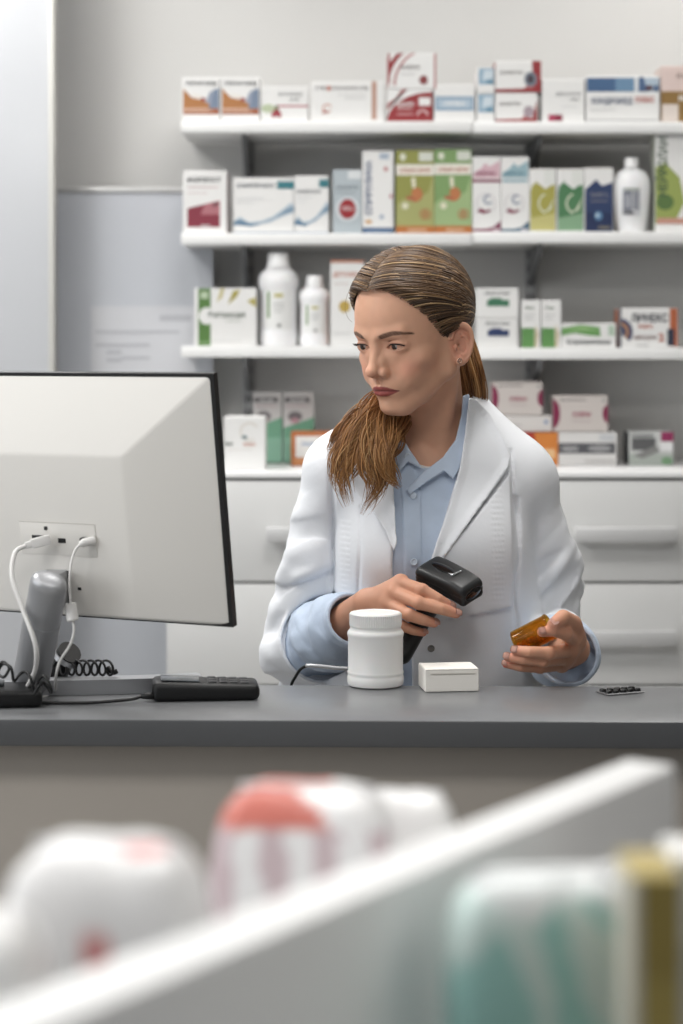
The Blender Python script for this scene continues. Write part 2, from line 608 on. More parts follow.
carton(387, 432.5, 88, 120.5, YB, 0.09, 'red dome printed box, lower of the red pair on the top shelf', W,
       [('p', [(0, 0)] + [(1 - math.cos(R(t)) * 1.0, 0.02 + 0.9 * math.sin(R(t))) for t in range(0, 91, 9)] + [(1, 0)], RED),
        ('p', [(0, 0.35), (0.0, 0.55), (0.45, 1.0), (0.32, 1.0)], (196, 120, 120)), ('r', 0.7, 0.5, 0.96, 0.75, W), ('t', 'АЦЕЛИЗИН', 0.4, 0.5, 0.1, W, 0, 0.4), ('r', 0.22, 0.4, 0.55, 0.44, (225, 190, 190)), ('r', 0.22, 0.22, 0.58, 0.26, (215, 160, 160)),
        ('arc', 0.78, 0.2, 0.09, 0.13, 0, 180, (225, 180, 180))], Z1, group=G1)
z = Z1 + (120.5 - 88) * YB / F + 0.001
carton(388, 436, 52, 87.6, YB, 0.09, 'white box with red corner arcs stacked on the red dome box', W,
       [('arc', 0.9, 0.1, 0.88, 0.98, 95, 180, RED), ('arc', 0.9, 0.1, 0.74, 0.79, 105, 180, (196, 120, 120)), ('r', 0.0, 0.2, 0.04, 1, RED), ('r', 0.96, 0.0, 1.0, 1.0, (190, 100, 100)), ('e', 0.74, 0.25, 0.09, 0.13, (150, 60, 62)), ('t', 'АКЛОРАН', 0.45, 0.56, 0.1, (120, 112, 112), 0, 0.42), ('r', 0.25, 0.4, 0.55, 0.43, (200, 198, 198))], z, side=(190, 90, 92), group=G1)
carton(434, 475, 83, 120.5, YB, 0.09, 'white box with one blue band, right of the red boxes', W, [('r', 0.03, 0.3, 0.97, 0.68, (140, 170, 198)), ('r', 0.1, 0.38, 0.9, 0.6, (176, 198, 216)), ('t', 'АКВА', 0.5, 0.44, 0.1, W, 0, 0.55)], Z1, group=G1)
bl = [('r', 0.1, 0.35, 0.95, 0.98, (142, 178, 204)), ('p', [(0.3, 0.5), (0.9, 0.6), (0.9, 0.9), (0.4, 0.9)], (205, 220, 230)), ('r', 0.55, 0.38, 0.95, 0.5, (86, 140, 170))]
carton(476.5, 494.5, 93, 121.5, YB, 0.08, 'small pale blue cube box, lower of two beside the red and white pair', W, bl, Z1r, group=G1)
carton(477, 494.5, 67, 92.6, YB, 0.08, 'small pale blue cube box, upper of two beside the red and white pair', W, bl, Z1r + 28.5 * YB / F + 0.001, group=G1)
def rw(flag):
    a = [('p', [(0, 0.0), (1, 0.0), (1, 0.14), (0, 0.1)], RED), ('p', [(0.3, 0.1), (0.62, 0.12), (0.8, 0.4), (0.85, 0.12)], (190, 100, 100)), ('t', 'АСКОРУТИН', 0.35, 0.58, 0.1, (110, 105, 105), 0, 0.52)]
    if flag:
        a += [('p', [(0.84, 0.1), (1, 0.1), (1, 1), (0.8, 1)], RED), ('e', 0.77, 0.42, 0.14, 0.24, (120, 130, 145)), ('e', 0.77, 0.42, 0.08, 0.14, (70, 60, 72))]
    else:
        a += [('p', [(0.88, 0.1), (1, 0.1), (1, 0.75)], RED), ('e', 0.8, 0.36, 0.13, 0.2, (170, 150, 160))]
    return a
carton(495.5, 537, 92, 121.5, YB, 0.08, 'white and red box, lower of the stacked pair in the middle of the top shelf', W, rw(0), Z1r, side=(200, 190, 188), group=G1)
carton(495.5, 541, 60, 91.5, YB, 0.08, 'white and red box with round emblem, upper of the stacked pair on the top shelf', W, rw(1), Z1r + 29.5 * YB / F + 0.001, side=RED, group=G1)
carton(542, 584.5, 78, 121.5, YB, 0.1, 'plain white box with a small magenta mark at its foot', W, [('r', 0.15, 0.03, 0.48, 0.18, (190, 55, 90)), ('r', 0.3, 0.03, 0.48, 0.18, (150, 30, 60)), ('t', 'ДЕКСАЛГИН', 0.62, 0.62, 0.07, GR, 0, 0.6), ('t', 'ПЛЮС', 0.76, 0.5, 0.06, GR, 0, 0.22), ('r', 0.45, 0.35, 0.85, 0.37, (205, 205, 205))], Z1r, group=G1)
carton(586, 659.5, 75, 121.5, YB, 0.09, 'wide white box with blue top band and red and blue lettering', W,
       [('r', 0.01, 0.66, 0.66, 0.96, (66, 104, 152)), ('r', 0.4, 0.66, 0.66, 0.96, (104, 146, 184)), ('r', 0.7, 0.66, 0.99, 0.96, (176, 196, 214)), ('p', [(0.72, 0.66), (0.72, 0.98), (0.78, 0.98), (0.84, 0.66)], (74, 104, 150)), ('e', 0.86, 0.74, 0.05, 0.06, (90, 50, 60)), ('r', 0.92, 0.67, 0.99, 0.8, (74, 104, 150)),
        ('t', 'ХОНДРОМЕД', 0.35, 0.4, 0.13, (80, 96, 130), 0, 0.56), ('t', 'ПЛЮС', 0.8, 0.43, 0.12, (200, 80, 62), 0, 0.26), ('r', 0.06, 0.26, 0.4, 0.28, (200, 200, 200)), ('r', 0.02, 0.03, 0.98, 0.07, (190, 190, 190))], Z1r, side=(190, 190, 192), group=G1)
carton(661, 712, 65, 121.5, YB, 0.09, 'pink and golden brown box cut off by the right edge, on the top shelf', (226, 200, 192),
       [('r', 0, 0, 1, 0.55, (152, 112, 52)), ('t', 'НАТУР', 0.6, 0.38, 0.1, W, 0, 0.5), ('r', 0.02, 0.02, 0.34, 0.32, (225, 210, 200)), ('t', 'ФИТО', 0.5, 0.78, 0.08, (170, 140, 130), 0, 0.4)], Z1r, side=(214, 190, 180), group=G1)

# ---- middle shelf
carton(183, 227, 170, 232.5, YB, 0.07, 'white box with dark red block, leftmost on the middle shelf', W,
       [('p', [(0.1, 0.1), (0.84, 0.1), (0.84, 0.53), (0.1, 0.4)], (150, 48, 66)), ('p', [(0.4, 0.3), (0.84, 0.3), (0.84, 0.53), (0.5, 0.47)], (190, 110, 120)), ('p', [(0.66, 0.46), (0.82, 0.5), (0.8, 0.46), (0.7, 0.43)], (60, 40, 44)), ('t', 'МОРПРОСТ', 0.48, 0.82, 0.07, DK, 0, 0.76), ('r', 0.1, 0.73, 0.8, 0.745, (205, 160, 160)), ('r', 0.1, 0.64, 0.55, 0.65, (210, 170, 170)), ('r', 0.4, 0.12, 0.62, 0.135, W)], Z2, side=(168, 100, 104), group=G2)
BLU = (92, 130, 162)
def wave(n, txt, tw):
    w1 = [(0, 0.2), (0.1, 0.3), (0.25, 0.2), (0.45, 0.22), (0.65, 0.3), (0.8, 0.42), (0.95, 0.55), (1.0, 0.5), (1.0, 0.38), (0.8, 0.3), (0.6, 0.2), (0.3, 0.14), (0.1, 0.17), (0, 0.13)]
    w2 = [(0.0, 0.22), (0.12, 0.24), (0.3, 0.16), (0.5, 0.18), (0.7, 0.28), (0.9, 0.44), (1, 0.46), (1, 0.42), (0.85, 0.36), (0.6, 0.22), (0.3, 0.12), (0, 0.16)]
    return [('p', w1, (168, 190, 208)), ('p', w2, BLU), ('r', 0.0, 0.0, 1.0, 0.025, (130, 150, 175)), ('r', 0.72, 0.8, 1.0, 0.94, (48, 128, 140)), ('t', txt, 0.36, 0.83, 0.065, (80, 90, 105), 0, tw), ('r', 0.05, 0.62, 0.5, 0.635, (208, 210, 213)), ('r', 0.05, 0.55, 0.35, 0.56, (208, 210, 213))]
carton(233.5, 294, 177, 232.5, YB, 0.09, 'wide white box with blue wave and teal tab on the middle shelf', W, wave(0, 'САМЕПРАЗОЛ', 0.62), Z2, group=G2)
carton(294.5, 328.5, 175, 232.5, YB, 0.09, 'narrow white box with blue wave, right of the wider one', W, [a if a[0] != 't' else ('t', 'САМЕПРАЗОЛ', 0.42, 0.7, 0.055, (100, 105, 115), 0, 0.7) for a in wave(1, '', 0.5)], Z2, side=(84, 88, 94), group=G2)
carton(333, 362, 169, 232.5, YB, 0.06, 'pale grey-blue box with red oval on the middle shelf', (180, 192, 199),
       [('r', 0.52, 0.86, 0.98, 0.99, (222, 226, 228)), ('arc', 0.5, 0.38, 0.3, 0.42, 0, 360, (212, 218, 222)), ('e', 0.5, 0.385, 0.29, 0.155, (176, 34, 42)), ('t', 'УПСА', 0.5, 0.36, 0.06, (225, 200, 200), 0, 0.42), ('t', 'АСПИРИН', 0.5, 0.7, 0.05, (120, 130, 140), 0, 0.76), ('r', 0.1, 0.64, 0.8, 0.65, (140, 150, 158))], Z2, group=G2)
carton(362.5, 393.5, 150, 232.5, YB, 0.06, 'tall white box with vertical blue lettering and blue foot', W,
       [('r', 0, 0, 1, 0.07, (72, 104, 146)), ('r', 0.1, 0.015, 0.9, 0.03, (130, 155, 185)), ('t', 'СПИРУЛИНА', 0.3, 0.55, 0.075, (72, 96, 140), 1, 0.66), ('e', 0.2, 0.14, 0.12, 0.025, (222, 170, 110)), ('e', 0.75, 0.78, 0.07, 0.03, (205, 130, 130)), ('r', 0.55, 0.9, 0.85, 0.97, (170, 185, 205)), ('e', 0.62, 0.2, 0.08, 0.03, (170, 185, 205)), ('e', 0.92, 0.45, 0.05, 0.03, (205, 130, 140))], Z2, side=(214, 214, 218), group=G2)
def stomach(g1, g2):
    return [('p', [(0, 0.0), (1, 0), (1, 0.72), (0.85, 0.5), (0.5, 0.4), (0.2, 0.42), (0, 0.35)], g2), ('r', 0, 0.0, 1, 0.09, (198, 112, 46)), ('r', 0.0, 0.7, 1.0, 0.83, (236, 230, 216)), ('t', 'АЛЬФАЗИМ', 0.5, 0.735, 0.05, (196, 110, 80), 0, 0.82),
            ('r', 0.6, 0.87, 0.97, 0.98, (214, 218, 204)), ('e', 0.18, 0.92, 0.08, 0.045, (220, 222, 200)), ('arc', 0.5, 0.47, 0.1, 0.2, -110, 70, (196, 104, 58)), ('p', [(0.4, 0.66), (0.5, 0.68), (0.52, 0.56), (0.44, 0.54)], (232, 226, 196)), ('e', 0.54, 0.47, 0.14, 0.08, (204, 118, 62)), ('p', [(0.24, 0.42), (0.45, 0.39), (0.52, 0.43), (0.3, 0.45)], (190, 96, 60)), ('e', 0.24, 0.33, 0.09, 0.04, (226, 224, 190)), ('arc', 0.77, 0.23, 0.1, 0.14, 0, 360, (196, 116, 66)), ('e', 0.77, 0.23, 0.05, 0.03, (196, 116, 66)), ('r', 0.3, 0.03, 0.8, 0.05, (232, 190, 150))]
carton(396, 434, 149, 232, YB, 0.07, 'olive box with orange stomach picture and orange foot', (150, 152, 62), stomach(0, (170, 172, 96)), Z2, side=(110, 112, 50), group=G2)
carton(434.5, 471.8, 148, 232, YB, 0.07, 'green box with orange stomach picture and orange foot', (124, 164, 92), stomach(0, (158, 188, 122)), Z2, side=(110, 140, 80), group=G2)
def neuro(c1, c2, c3, hi):
    return [('p', [(0.03, 0.78), (0.3, 0.85), (0.45, 0.92), (0.6, 0.87), (0.97, 0.95), (0.97, 0.72), (0.03, 0.72)], c1), ('r', 0.0, 0.66, 1, 0.70, c2) if hi else ('r', 0.05, 0.66, 0.95, 0.7, c1), ('arc', 0.48, 0.38, 0.32, 0.36, 0, 360, (212, 205, 208)), ('arc', 0.55, 0.43, 0.1, 0.18, 60, 330, (150, 160, 180)), ('p', [(0.15, 0.27), (0.3, 0.32), (0.45, 0.28), (0.62, 0.31), (0.62, 0.27), (0.4, 0.24)], (150, 52, 82)),
            ('p', [(0.0, 0.0), (1, 0.0), (1, 0.15), (0.75, 0.07), (0.5, 0.04), (0, 0.04)], c3), ('r', 0.7, 0.015, 0.95, 0.04, (225, 215, 220)), ('t', 'НЕЙРОН', 0.45, 0.755, 0.045, c2, 0, 0.7)]
carton(472.5, 500.8, 156, 231, YB, 0.07, 'slim white box with pink top and maroon stripe on the middle shelf', W, neuro((222, 178, 190), (150, 50, 88), (140, 48, 84), 1), Z2r, group=G2)
carton(501.3, 529, 156, 231, YB, 0.07, 'slim white box with pale teal top and blue foot on the middle shelf', W, neuro((150, 186, 198), (90, 140, 160), (62, 104, 132), 0), Z2r, group=G2)
def leafy(c, cl):
    return [('p', [(0.03, 0.02), (0.97, 0.02), (0.97, 0.78), (0.6, 0.68), (0.3, 0.78), (0.03, 0.66)], c), ('p', [(0.03, 0.02), (0.97, 0.02), (0.97, 0.3), (0.03, 0.22)], cl), ('arc', 0.72, 0.45, 0.34, 0.4, 110, 250, (220, 224, 196)), ('p', [(0.45, 0.3), (0.7, 0.36), (0.95, 0.56), (0.8, 0.34)], (214, 220, 190)), ('r', 0.55, 0.74, 0.95, 0.96, (226, 228, 222)), ('p', [(0.03, 0.7), (0.3, 0.82), (0.2, 0.68)], c)]
carton(529.5, 556, 168, 231, YB, 0.07, 'small white box with yellow-olive leaf print', W, leafy((172, 164, 62), (200, 192, 110)), Z2r, topc=(214, 206, 180), group=G2)
carton(557, 584, 168, 231, YB, 0.07, 'small white box with green leaf print', W, leafy((72, 132, 82), (128, 172, 130)), Z2r, topc=(214, 206, 180), group=G2)
carton(584.5, 613.5, 167, 231, YB, 0.07, 'navy blue box with small glowing pearl beside the lotion bottle', W, [('p', [(0.02, 0.0), (0.98, 0.0), (0.98, 0.78), (0.6, 0.72), (0.4, 0.82), (0.02, 0.66)], (44, 64, 112)), ('r', 0.02, 0.0, 0.98, 0.3, (34, 50, 94)), ('e', 0.48, 0.25, 0.14, 0.07, (90, 140, 185)), ('e', 0.44, 0.26, 0.06, 0.03, (190, 215, 230)), ('t', 'ОМЕГА', 0.5, 0.55, 0.06, (130, 130, 140), 0, 0.62), ('r', 0.2, 0.47, 0.8, 0.49, (120, 120, 130)), ('t', 'плюс', 0.68, 0.05, 0.05, (150, 140, 110), 0, 0.4)], Z2r, topc=(214, 206, 180), group=G2)
carton(655.5, 704, 132, 231, YB, 0.07, 'tall white and green box with vertical lettering at the right edge', W, [('p', [(0, 0.08), (0.4, 0.1), (0.6, 0.3), (0.5, 0.55), (0.2, 0.7), (0, 0.65)], (156, 172, 78)), ('e', 0.2, 0.3, 0.18, 0.08, (92, 126, 62)), ('t', 'НЕЙРОЛАН', 0.24, 0.66, 0.09, (62, 92, 66), 1, 0.6), ('e', 0.9, 0.28, 0.3, 0.1, (60, 100, 84)), ('e', 0.85, 0.8, 0.2, 0.08, (86, 130, 80)), ('r', 0.03, 0.08, 0.9, 0.14, (214, 150, 130))], Z2r, side=(200, 205, 190), group=G2)

# white lotion bottle with cap: oval body
def bottle(x, w_px, yt, yb, Y, z0, label, prof, capprof, group, sy=0.6, lab_art=None, lab_rect=None, name='lotion_bottle', m=None, neck=None, lipc=None):
    s = Y / F
    X = (x - 341.5) * s
    rmax = w_px * s / 2
    H = (yb - yt) * s
    root = empty(name, (X, Y + rmax * sy, z0 + 0.0004))
    tag(root, label, 'bottle', group)
    mm = m or mat('bottle_white_plastic', (233, 233, 234), rough=0.3, sss=0.05)
    lathe('bottle_body', [(r * rmax, z * H) for r, z in prof], mm, root, seg=36, sy=sy)
    lathe('cap', [(r * rmax, z * H) for r, z in capprof], mat('cap_white_plastic', (240, 240, 240), rough=0.35), root, seg=30)
    if lab_rect:
        # printed label wrapped on the front of the body
        u0, u1, v0, v1, c = lab_rect
        bm = bmesh.new()
        n = 10
        zs_ = sorted({v0, v1, *[z for r, z in prof if v0 < z < v1]})
        def rad(v):
            for (r0, a), (r1, b) in zip(prof, prof[1:]):
                if a <= v <= b and b > a:
                    return r0 + (r1 - r0) * (v - a) / (b - a)
            return 1.0
        def pt(u, v, off):
            r_ = rad(v) * rmax
            xx = max(-0.999, min(0.999, u / max(rad(v), .01))) * r_
            yy = -sy * math.sqrt(max(r_ * r_ - xx * xx, 0))
            return (xx, yy - off, v * H)
        g = [[bm.verts.new(pt(u0 + (u1 - u0) * i / n, v, 0.0007)) for i in range(n + 1)] for v in zs_]
        for a in range(len(zs_) - 1):
            for i in range(n):
                bm.faces.new((g[a][i], g[a][i + 1], g[a + 1][i + 1], g[a + 1][i]))
        lb = finish('label', bm, paper(c), root, smooth=True)
        for k, (a0, a1, b0, b1, cc) in enumerate(lab_art or []):
            bm = bmesh.new()
            n2 = 6
            g = [[bm.verts.new(pt(a0 + (a1 - a0) * i / n2, v, 0.0013)) for i in range(n2 + 1)] for v in (b0, (b0 + b1) / 2, b1)]
            for a in range(2):
                for i in range(n2):
                    bm.faces.new((g[a][i], g[a][i + 1], g[a + 1][i + 1], g[a + 1][i]))
            finish('printed_mark', bm, paper(cc), lb, smooth=True)
    return root
lot = [(0.62, 0), (0.68, 0.012), (0.72, 0.04), (0.84, 0.2), (0.95, 0.4), (1.0, 0.58), (0.98, 0.66), (0.9, 0.74), (0.74, 0.81), (0.5, 0.845), (0.36, 0.86), (0.34, 0.87)]
lcap = [(0.36, 0.865), (0.37, 0.868), (0.37, 0.985), (0.34, 1.0), (0.3, 1.0)]
bottle(633, 38, 157, 231.5, YB, Z2r, 'white oval lotion bottle with grey printed label on the middle shelf', lot, lcap, G2, 0.55,
       [(-0.5, -0.06, 0.28, 0.55, (120, 124, 138)), (0.0, 0.34, 0.3, 0.55, (152, 155, 166)), (-0.4, -0.12, 0.32, 0.5, (170, 172, 182)), (-0.5, 0.05, 0.24, 0.27, (60, 60, 70)), (-0.5, 0.36, 0.56, 0.58, (150, 165, 140))], (-0.55, 0.4, 0.22, 0.6, (214, 215, 220)))

# ---- lowest shelf
carton(194.5, 256.5, 288, 345.5, YB, 0.08, 'white box with dark green left band and wheat ears on the lowest shelf', W,
       [('r', 0.06, 0.0, 0.26, 1.0, (84, 132, 56)), ('e', 0.2, 0.52, 0.13, 0.15, W), ('p', [(0.36, 0.75), (0.42, 1.0), (0.48, 1.0), (0.45, 0.85)], (208, 196, 130)), ('p', [(0.54, 0.72), (0.62, 0.95), (0.74, 0.98), (0.68, 0.85)], (180, 166, 70)), ('p', [(0.85, 0.78), (0.98, 0.85), (1.0, 0.68), (0.92, 0.72)], (190, 176, 84)), ('t', 'Фитомуцил', 0.52, 0.5, 0.1, (130, 140, 130), 0, 0.6), ('r', 0.5, 0.42, 0.75, 0.435, (180, 190, 175)), ('r', 0.1, 0.82, 0.22, 0.94, (186, 206, 170)), ('r', 0.08, 0.04, 0.24, 0.07, (130, 166, 110)), ('r', 0.3, 0.08, 0.75, 0.09, (205, 205, 205))], Z3, side=(214, 214, 214), group=G3)
jug = [(0.88, 0), (0.93, 0.01), (0.95, 0.05), (0.95, 0.14), (0.90, 0.17), (0.9, 0.6), (0.98, 0.64), (1.0, 0.7), (0.96, 0.755), (0.8, 0.80), (0.62, 0.83), (0.55, 0.84)]
jcap = [(0.55, 0.835), (0.6, 0.84), (0.6, 0.86), (0.55, 0.87), (0.52, 0.985), (0.48, 1.0), (0.4, 1.0)]
marks = [(-0.55, -0.42, 0.3, 0.58, (110, 150, 80)), (-0.2, 0.25, 0.52, 0.56, (200, 190, 110)), (-0.25, 0.3, 0.44, 0.455, (190, 190, 188)), (-0.25, 0.3, 0.40, 0.412, (190, 190, 188)), (-0.2, 0.2, 0.36, 0.372, (196, 196, 194)), (-0.05, 0.15, 0.2, 0.235, (140, 140, 138))]
bottle(278, 40, 252, 345.5, YB, Z3, 'large white bottle with ribbed neck and white cap on the lowest shelf', jug, jcap, G3, 0.8, marks, (-0.7, 0.7, 0.18, 0.6, (238, 238, 236)), name='syrup_bottle')
bottle(314.5, 31, 275, 345.5, YB, Z3, 'smaller white bottle beside the large one on the lowest shelf', jug, jcap, G3, 0.8, marks, (-0.7, 0.7, 0.18, 0.6, (238, 238, 236)), name='syrup_bottle')
carton(330.5, 364, 260, 345.5, YB, 0.07, 'tall white box with orange lettering and gold disc beside the woman\'s forehead', W,
       [('r', 0.0, 0.97, 1, 1.0, (206, 130, 100)), ('t', 'ДЕТОЛЕКС', 0.5, 0.81, 0.05, (208, 120, 90), 0, 0.86), ('r', 0.1, 0.72, 0.55, 0.73, (200, 180, 172)), ('e', 0.42, 0.46, 0.17, 0.07, (200, 164, 62)), ('r', 0.1, 0.14, 0.6, 0.15, (205, 205, 205))], Z3, side=(196, 150, 128), topc=(206, 140, 112), group=G3)
def wb(c):
    return [('r', 0.26, 0.4, 0.78, 0.62, c), ('r', 0.34, 0.62, 0.6, 0.68, c), ('t', 'Диаскин', 0.5, 0.8, 0.1, (120, 122, 124), 0, 0.6)]
carton(477, 518, 318.5, 347.5, YB, 0.08, 'white box with navy mark, lower of the pair beside the woman\'s head', W, wb((48, 66, 116)), Z3r, group=G3)
carton(476, 518.5, 288, 318, YB, 0.08, 'white box with green mark, upper of the pair beside the woman\'s head', W, wb((62, 128, 92)), Z3r + 29 * YB / F + 0.001, group=G3)
gb = [('r', 0.0, 0.0, 0.68, 0.42, (94, 156, 78)), ('p', [(0.68, 0.02), (0.8, 0.0), (0.9, 0.3), (0.72, 0.5)], (206, 190, 150)), ('r', 0.15, 0.68, 0.7, 0.7, (190, 190, 190)), ('r', 0.15, 0.6, 0.6, 0.62, (190, 190, 190)), ('t', 'Лив', 0.4, 0.82, 0.05, (120, 140, 120), 0, 0.5)]
carton(521.5, 540.5, 300, 347.5, YB, 0.05, 'slim white box with green foot, left of an identical pair', W, gb, Z3r, group=G3)
carton(541.5, 561, 300, 347.5, YB, 0.05, 'slim white box with green foot, right of an identical pair', W, gb, Z3r, group=G3)
carton(561.5, 616, 323, 347.5, YB, 0.07, 'low white box with green swoosh and grey lettering', W, [('p', [(0.0, 0.5), (0.25, 0.6), (0.5, 0.5), (0.72, 0.46), (0.7, 0.85), (0.35, 0.95), (0.0, 0.8)], (104, 166, 84)), ('p', [(0.0, 0.72), (0.4, 0.85), (0.7, 0.72), (0.3, 0.72)], (150, 196, 120)), ('r', 0.86, 0.5, 0.97, 0.9, (180, 205, 180)), ('t', 'Ксилометазон', 0.5, 0.15, 0.2, (92, 96, 100), 0, 0.8)], Z3r, group=G3, topc=(214, 222, 208))
carton(618.5, 678, 308, 347.5, YB, 0.07, 'white box with large black lettering, orange end and dark arc', W,
       [('arc', 0.0, 0.4, 0.06, 0.24, -40, 75, (70, 74, 112)), ('arc', 0.0, 0.4, 0.13, 0.17, -40, 75, (206, 140, 80)), ('r', 0.0, 0.0, 0.05, 1.0, (110, 112, 120)), ('r', 0.86, 0.04, 0.99, 1.0, (196, 96, 54)), ('r', 0.82, 0.05, 0.94, 0.48, (52, 58, 78)), ('t', 'ЛИНЕКС', 0.52, 0.66, 0.2, (40, 44, 62), 0, 0.62), ('t', 'форте', 0.45, 0.5, 0.1, (205, 90, 62), 0, 0.24), ('t', 'капсулы', 0.45, 0.22, 0.11, (140, 110, 108), 0, 0.38), ('t', '2', 0.72, 0.17, 0.2, (205, 96, 66)), ('r', 0.3, 0.05, 0.5, 0.08, (190, 190, 190))], Z3r, side=(190, 98, 60), group=G3)

# ---- back worktop
def wz(): return ZU
def ypx(Y, z): return HORIZON - (z - HC) * F / Y
def on_top(x0, x1, h, Y, depth, label, base, art, z0=None, **k):
    """box on the worktop with pixel height h"""
    return carton(x0, x1, 0, h, Y, depth, label, base, art, ZU if z0 is None else z0, group=G4, **k)
on_top(224, 265, 53, 4.06, 0.09, 'white box with small orange mark beside the monitor on the back worktop', W, [('arc', 0.62, 0.72, 0.2, 0.23, 30, 300, (216, 205, 190)), ('e', 0.5, 0.62, 0.07, 0.035, (120, 145, 150)), ('t', 'плюс', 0.62, 0.46, 0.06, (214, 130, 100), 0, 0.3), ('t', 'Био', 0.12, 0.47, 0.06, (70, 90, 80), 0, 0.2), ('r', 0.1, 0.38, 0.7, 0.39, (214, 205, 200))])
gp = [('p', [(0, 0.04), (1, 0.0), (1, 0.65), (0, 0.5)], (104, 166, 132)), ('r', 0.0, 0.0, 1.0, 0.36, (128, 184, 156)), ('r', 0.05, 0.86, 0.85, 0.93, (110, 104, 106)), ('r', 0.05, 0.8, 0.8, 0.815, (205, 170, 175)), ('e', 0.38, 0.66, 0.24, 0.07, (120, 112, 116)), ('e', 0.38, 0.6, 0.14, 0.04, (196, 140, 152)), ('t', 'Магний', 0.45, 0.87, 0.045, (225, 222, 222), 0, 0.5), ('r', 0, 0.0, 1, 0.02, (80, 120, 98))]
on_top(253, 282, 71, 4.3, 0.05, 'tall green and grey box, left of a pair behind the white box', (206, 202, 200), gp, side=(96, 130, 112))
on_top(283.5, 314, 71, 4.3, 0.05, 'tall green and grey box, right of a pair above the orange box', (206, 202, 200), gp, side=(96, 130, 112))
on_top(291, 336, 34, 4.2, 0.07, 'orange box with white panel behind the woman\'s shoulder', (206, 110, 52), [('r', 0.1, 0.25, 0.95, 0.88, (232, 228, 224)), ('t', 'Аква', 0.38, 0.6, 0.12, (130, 160, 200), 0, 0.3), ('e', 0.5, 0.14, 0.5, 0.1, (220, 140, 80))])
Yk = 4.22
ra = on_top(496, 558, 33, Yk, 0.1, 'red and orange box at the bottom of the stack behind the woman\'s shoulder', (190, 50, 34), [('p', [(0.68, 0.0), (1.0, 0.0), (1.0, 1.0), (0.62, 1.0)], (222, 122, 36)), ('r', 0.7, 0.2, 0.95, 0.5, (232, 180, 120)), ('t', 'ТЕРАФЛЮ', 0.34, 0.5, 0.2, (232, 190, 170), 0, 0.5)])
h1 = 33 * Yk / F + 0.0014
on_top(492, 552, 16, Yk + 0.004, 0.1, 'flat white box in the middle of the stack behind the woman\'s shoulder', (214, 208, 204), [('r', 0.1, 0.35, 0.5, 0.45, (190, 186, 186)), ('e', 0.9, 0.6, 0.03, 0.12, (90, 130, 190))], z0=ZU + h1)
def cream():
    return [('p', [(0, 0.1)] + [(0.13 * math.sin(R(t)), 0.5 - 0.4 * math.cos(R(t))) for t in range(0, 181, 15)] + [(0, 0.9)], (146, 34, 76)), ('p', [(1, 0.25)] + [(1 - 0.1 * math.sin(R(t)), 0.5 - 0.25 * math.cos(R(t))) for t in range(0, 181, 15)] + [(1, 0.75)], (146, 34, 76)), ('t', 'ЛОПЕРАМ', 0.52, 0.42, 0.12, (176, 60, 92), 0, 0.34), ('r', 0.2, 0.86, 0.6, 0.9, (150, 140, 140)), ('r', 0.35, 0.28, 0.7, 0.31, (190, 170, 172)), ('e', 0.16, 0.88, 0.02, 0.03, (60, 60, 60)), ('e', 0.92, 0.86, 0.03, 0.04, (150, 150, 150))]
on_top(492, 542.5, 33, Yk + 0.004, 0.09, 'cream box with maroon half discs on top of the taller stack', (206, 196, 190), cream(), z0=ZU + h1 + 16 * Yk / F + 0.0018)
on_top(558.5, 617, 33, Yk, 0.1, 'white box with dark printed band under the cream box', (216, 214, 212), [('r', 0.0, 0.36, 0.97, 0.68, (84, 84, 90)), ('e', 0.7, 0.52, 0.2, 0.1, (150, 150, 152)), ('t', 'МЕМО', 0.2, 0.44, 0.14, (190, 190, 190), 0, 0.26), ('r', 0.45, 0.1, 0.95, 0.16, (186, 182, 180)), ('r', 0.7, 0.74, 0.95, 0.95, (196, 198, 202))])
on_top(553, 608, 36, Yk + 0.004, 0.09, 'cream box with maroon half discs stacked on the white and grey box', (206, 196, 190), cream(), z0=ZU + h1)
on_top(629, 673.5, 33.5, Yk, 0.08, 'grey box with magenta corner standing alone at right on the back worktop', (196, 198, 196), [('r', 0.0, 0.0, 1.0, 0.35, (168, 176, 168)), ('r', 0.06, 0.45, 0.6, 0.82, (92, 92, 94)), ('p', [(0.1, 0.3), (0.6, 0.6), (0.7, 0.42), (0.3, 0.2)], (130, 130, 128)), ('r', 0.72, 0.72, 1.0, 1.0, (160, 40, 92)), ('r', 0.7, 0.45, 0.98, 0.7, (224, 224, 224)), ('e', 0.85, 0.14, 0.13, 0.12, (112, 156, 112)), ('t', 'Кардио', 0.3, 0.86, 0.09, (96, 96, 98), 0, 0.5)], side=(74, 76, 80))
# ================================================================ the counter in front
ZC = 1.011
CT = 0.033
ROT = -0.021
M_top = mat('counter_slate_laminate', (116, 117, 119), rough=0.28, spec=0.5, var=0.03, vscale=60)
M_edge = mat('counter_edge_band', (82, 83, 85), rough=0.4)
M_panel = mat('counter_panel_beige', (158, 151, 143), rough=0.55, var=0.02, vscale=5)
ctr = empty('service_counter', (0, 2.637, 0), ROT)
tag(ctr, 'grey slate-topped service counter with beige front panels', 'counter')
bm = bmesh.new()
add_box(bm, (0, -0.125, ZC - CT / 2), (3.2, 0.25, CT), 0.003)
bm.normal_update()
for f in bm.faces:
    if f.normal.z < 0.5: f.material_index = 1
finish('counter_top', bm, [M_top, M_edge], ctr, smooth=True, angle=40)
for xc, pw in ((-1.2, 0.8), (0, 1.6), (1.2, 0.8)):
    boxo('front_panel', (xc, -0.2, 0.53), (pw - 0.004, 0.018, (ZC - CT - 0.06)), M_panel, ctr, 0.0015)
boxo('side_body', (0, -0.16, 0.5), (3.1, 0.06, ZC - CT - 0.06), mat('counter_core', (120, 116, 112), rough=0.6), ctr)
boxo('plinth', (0, -0.16, 0.03), (3.1, 0.06, 0.058), M_edge, ctr)

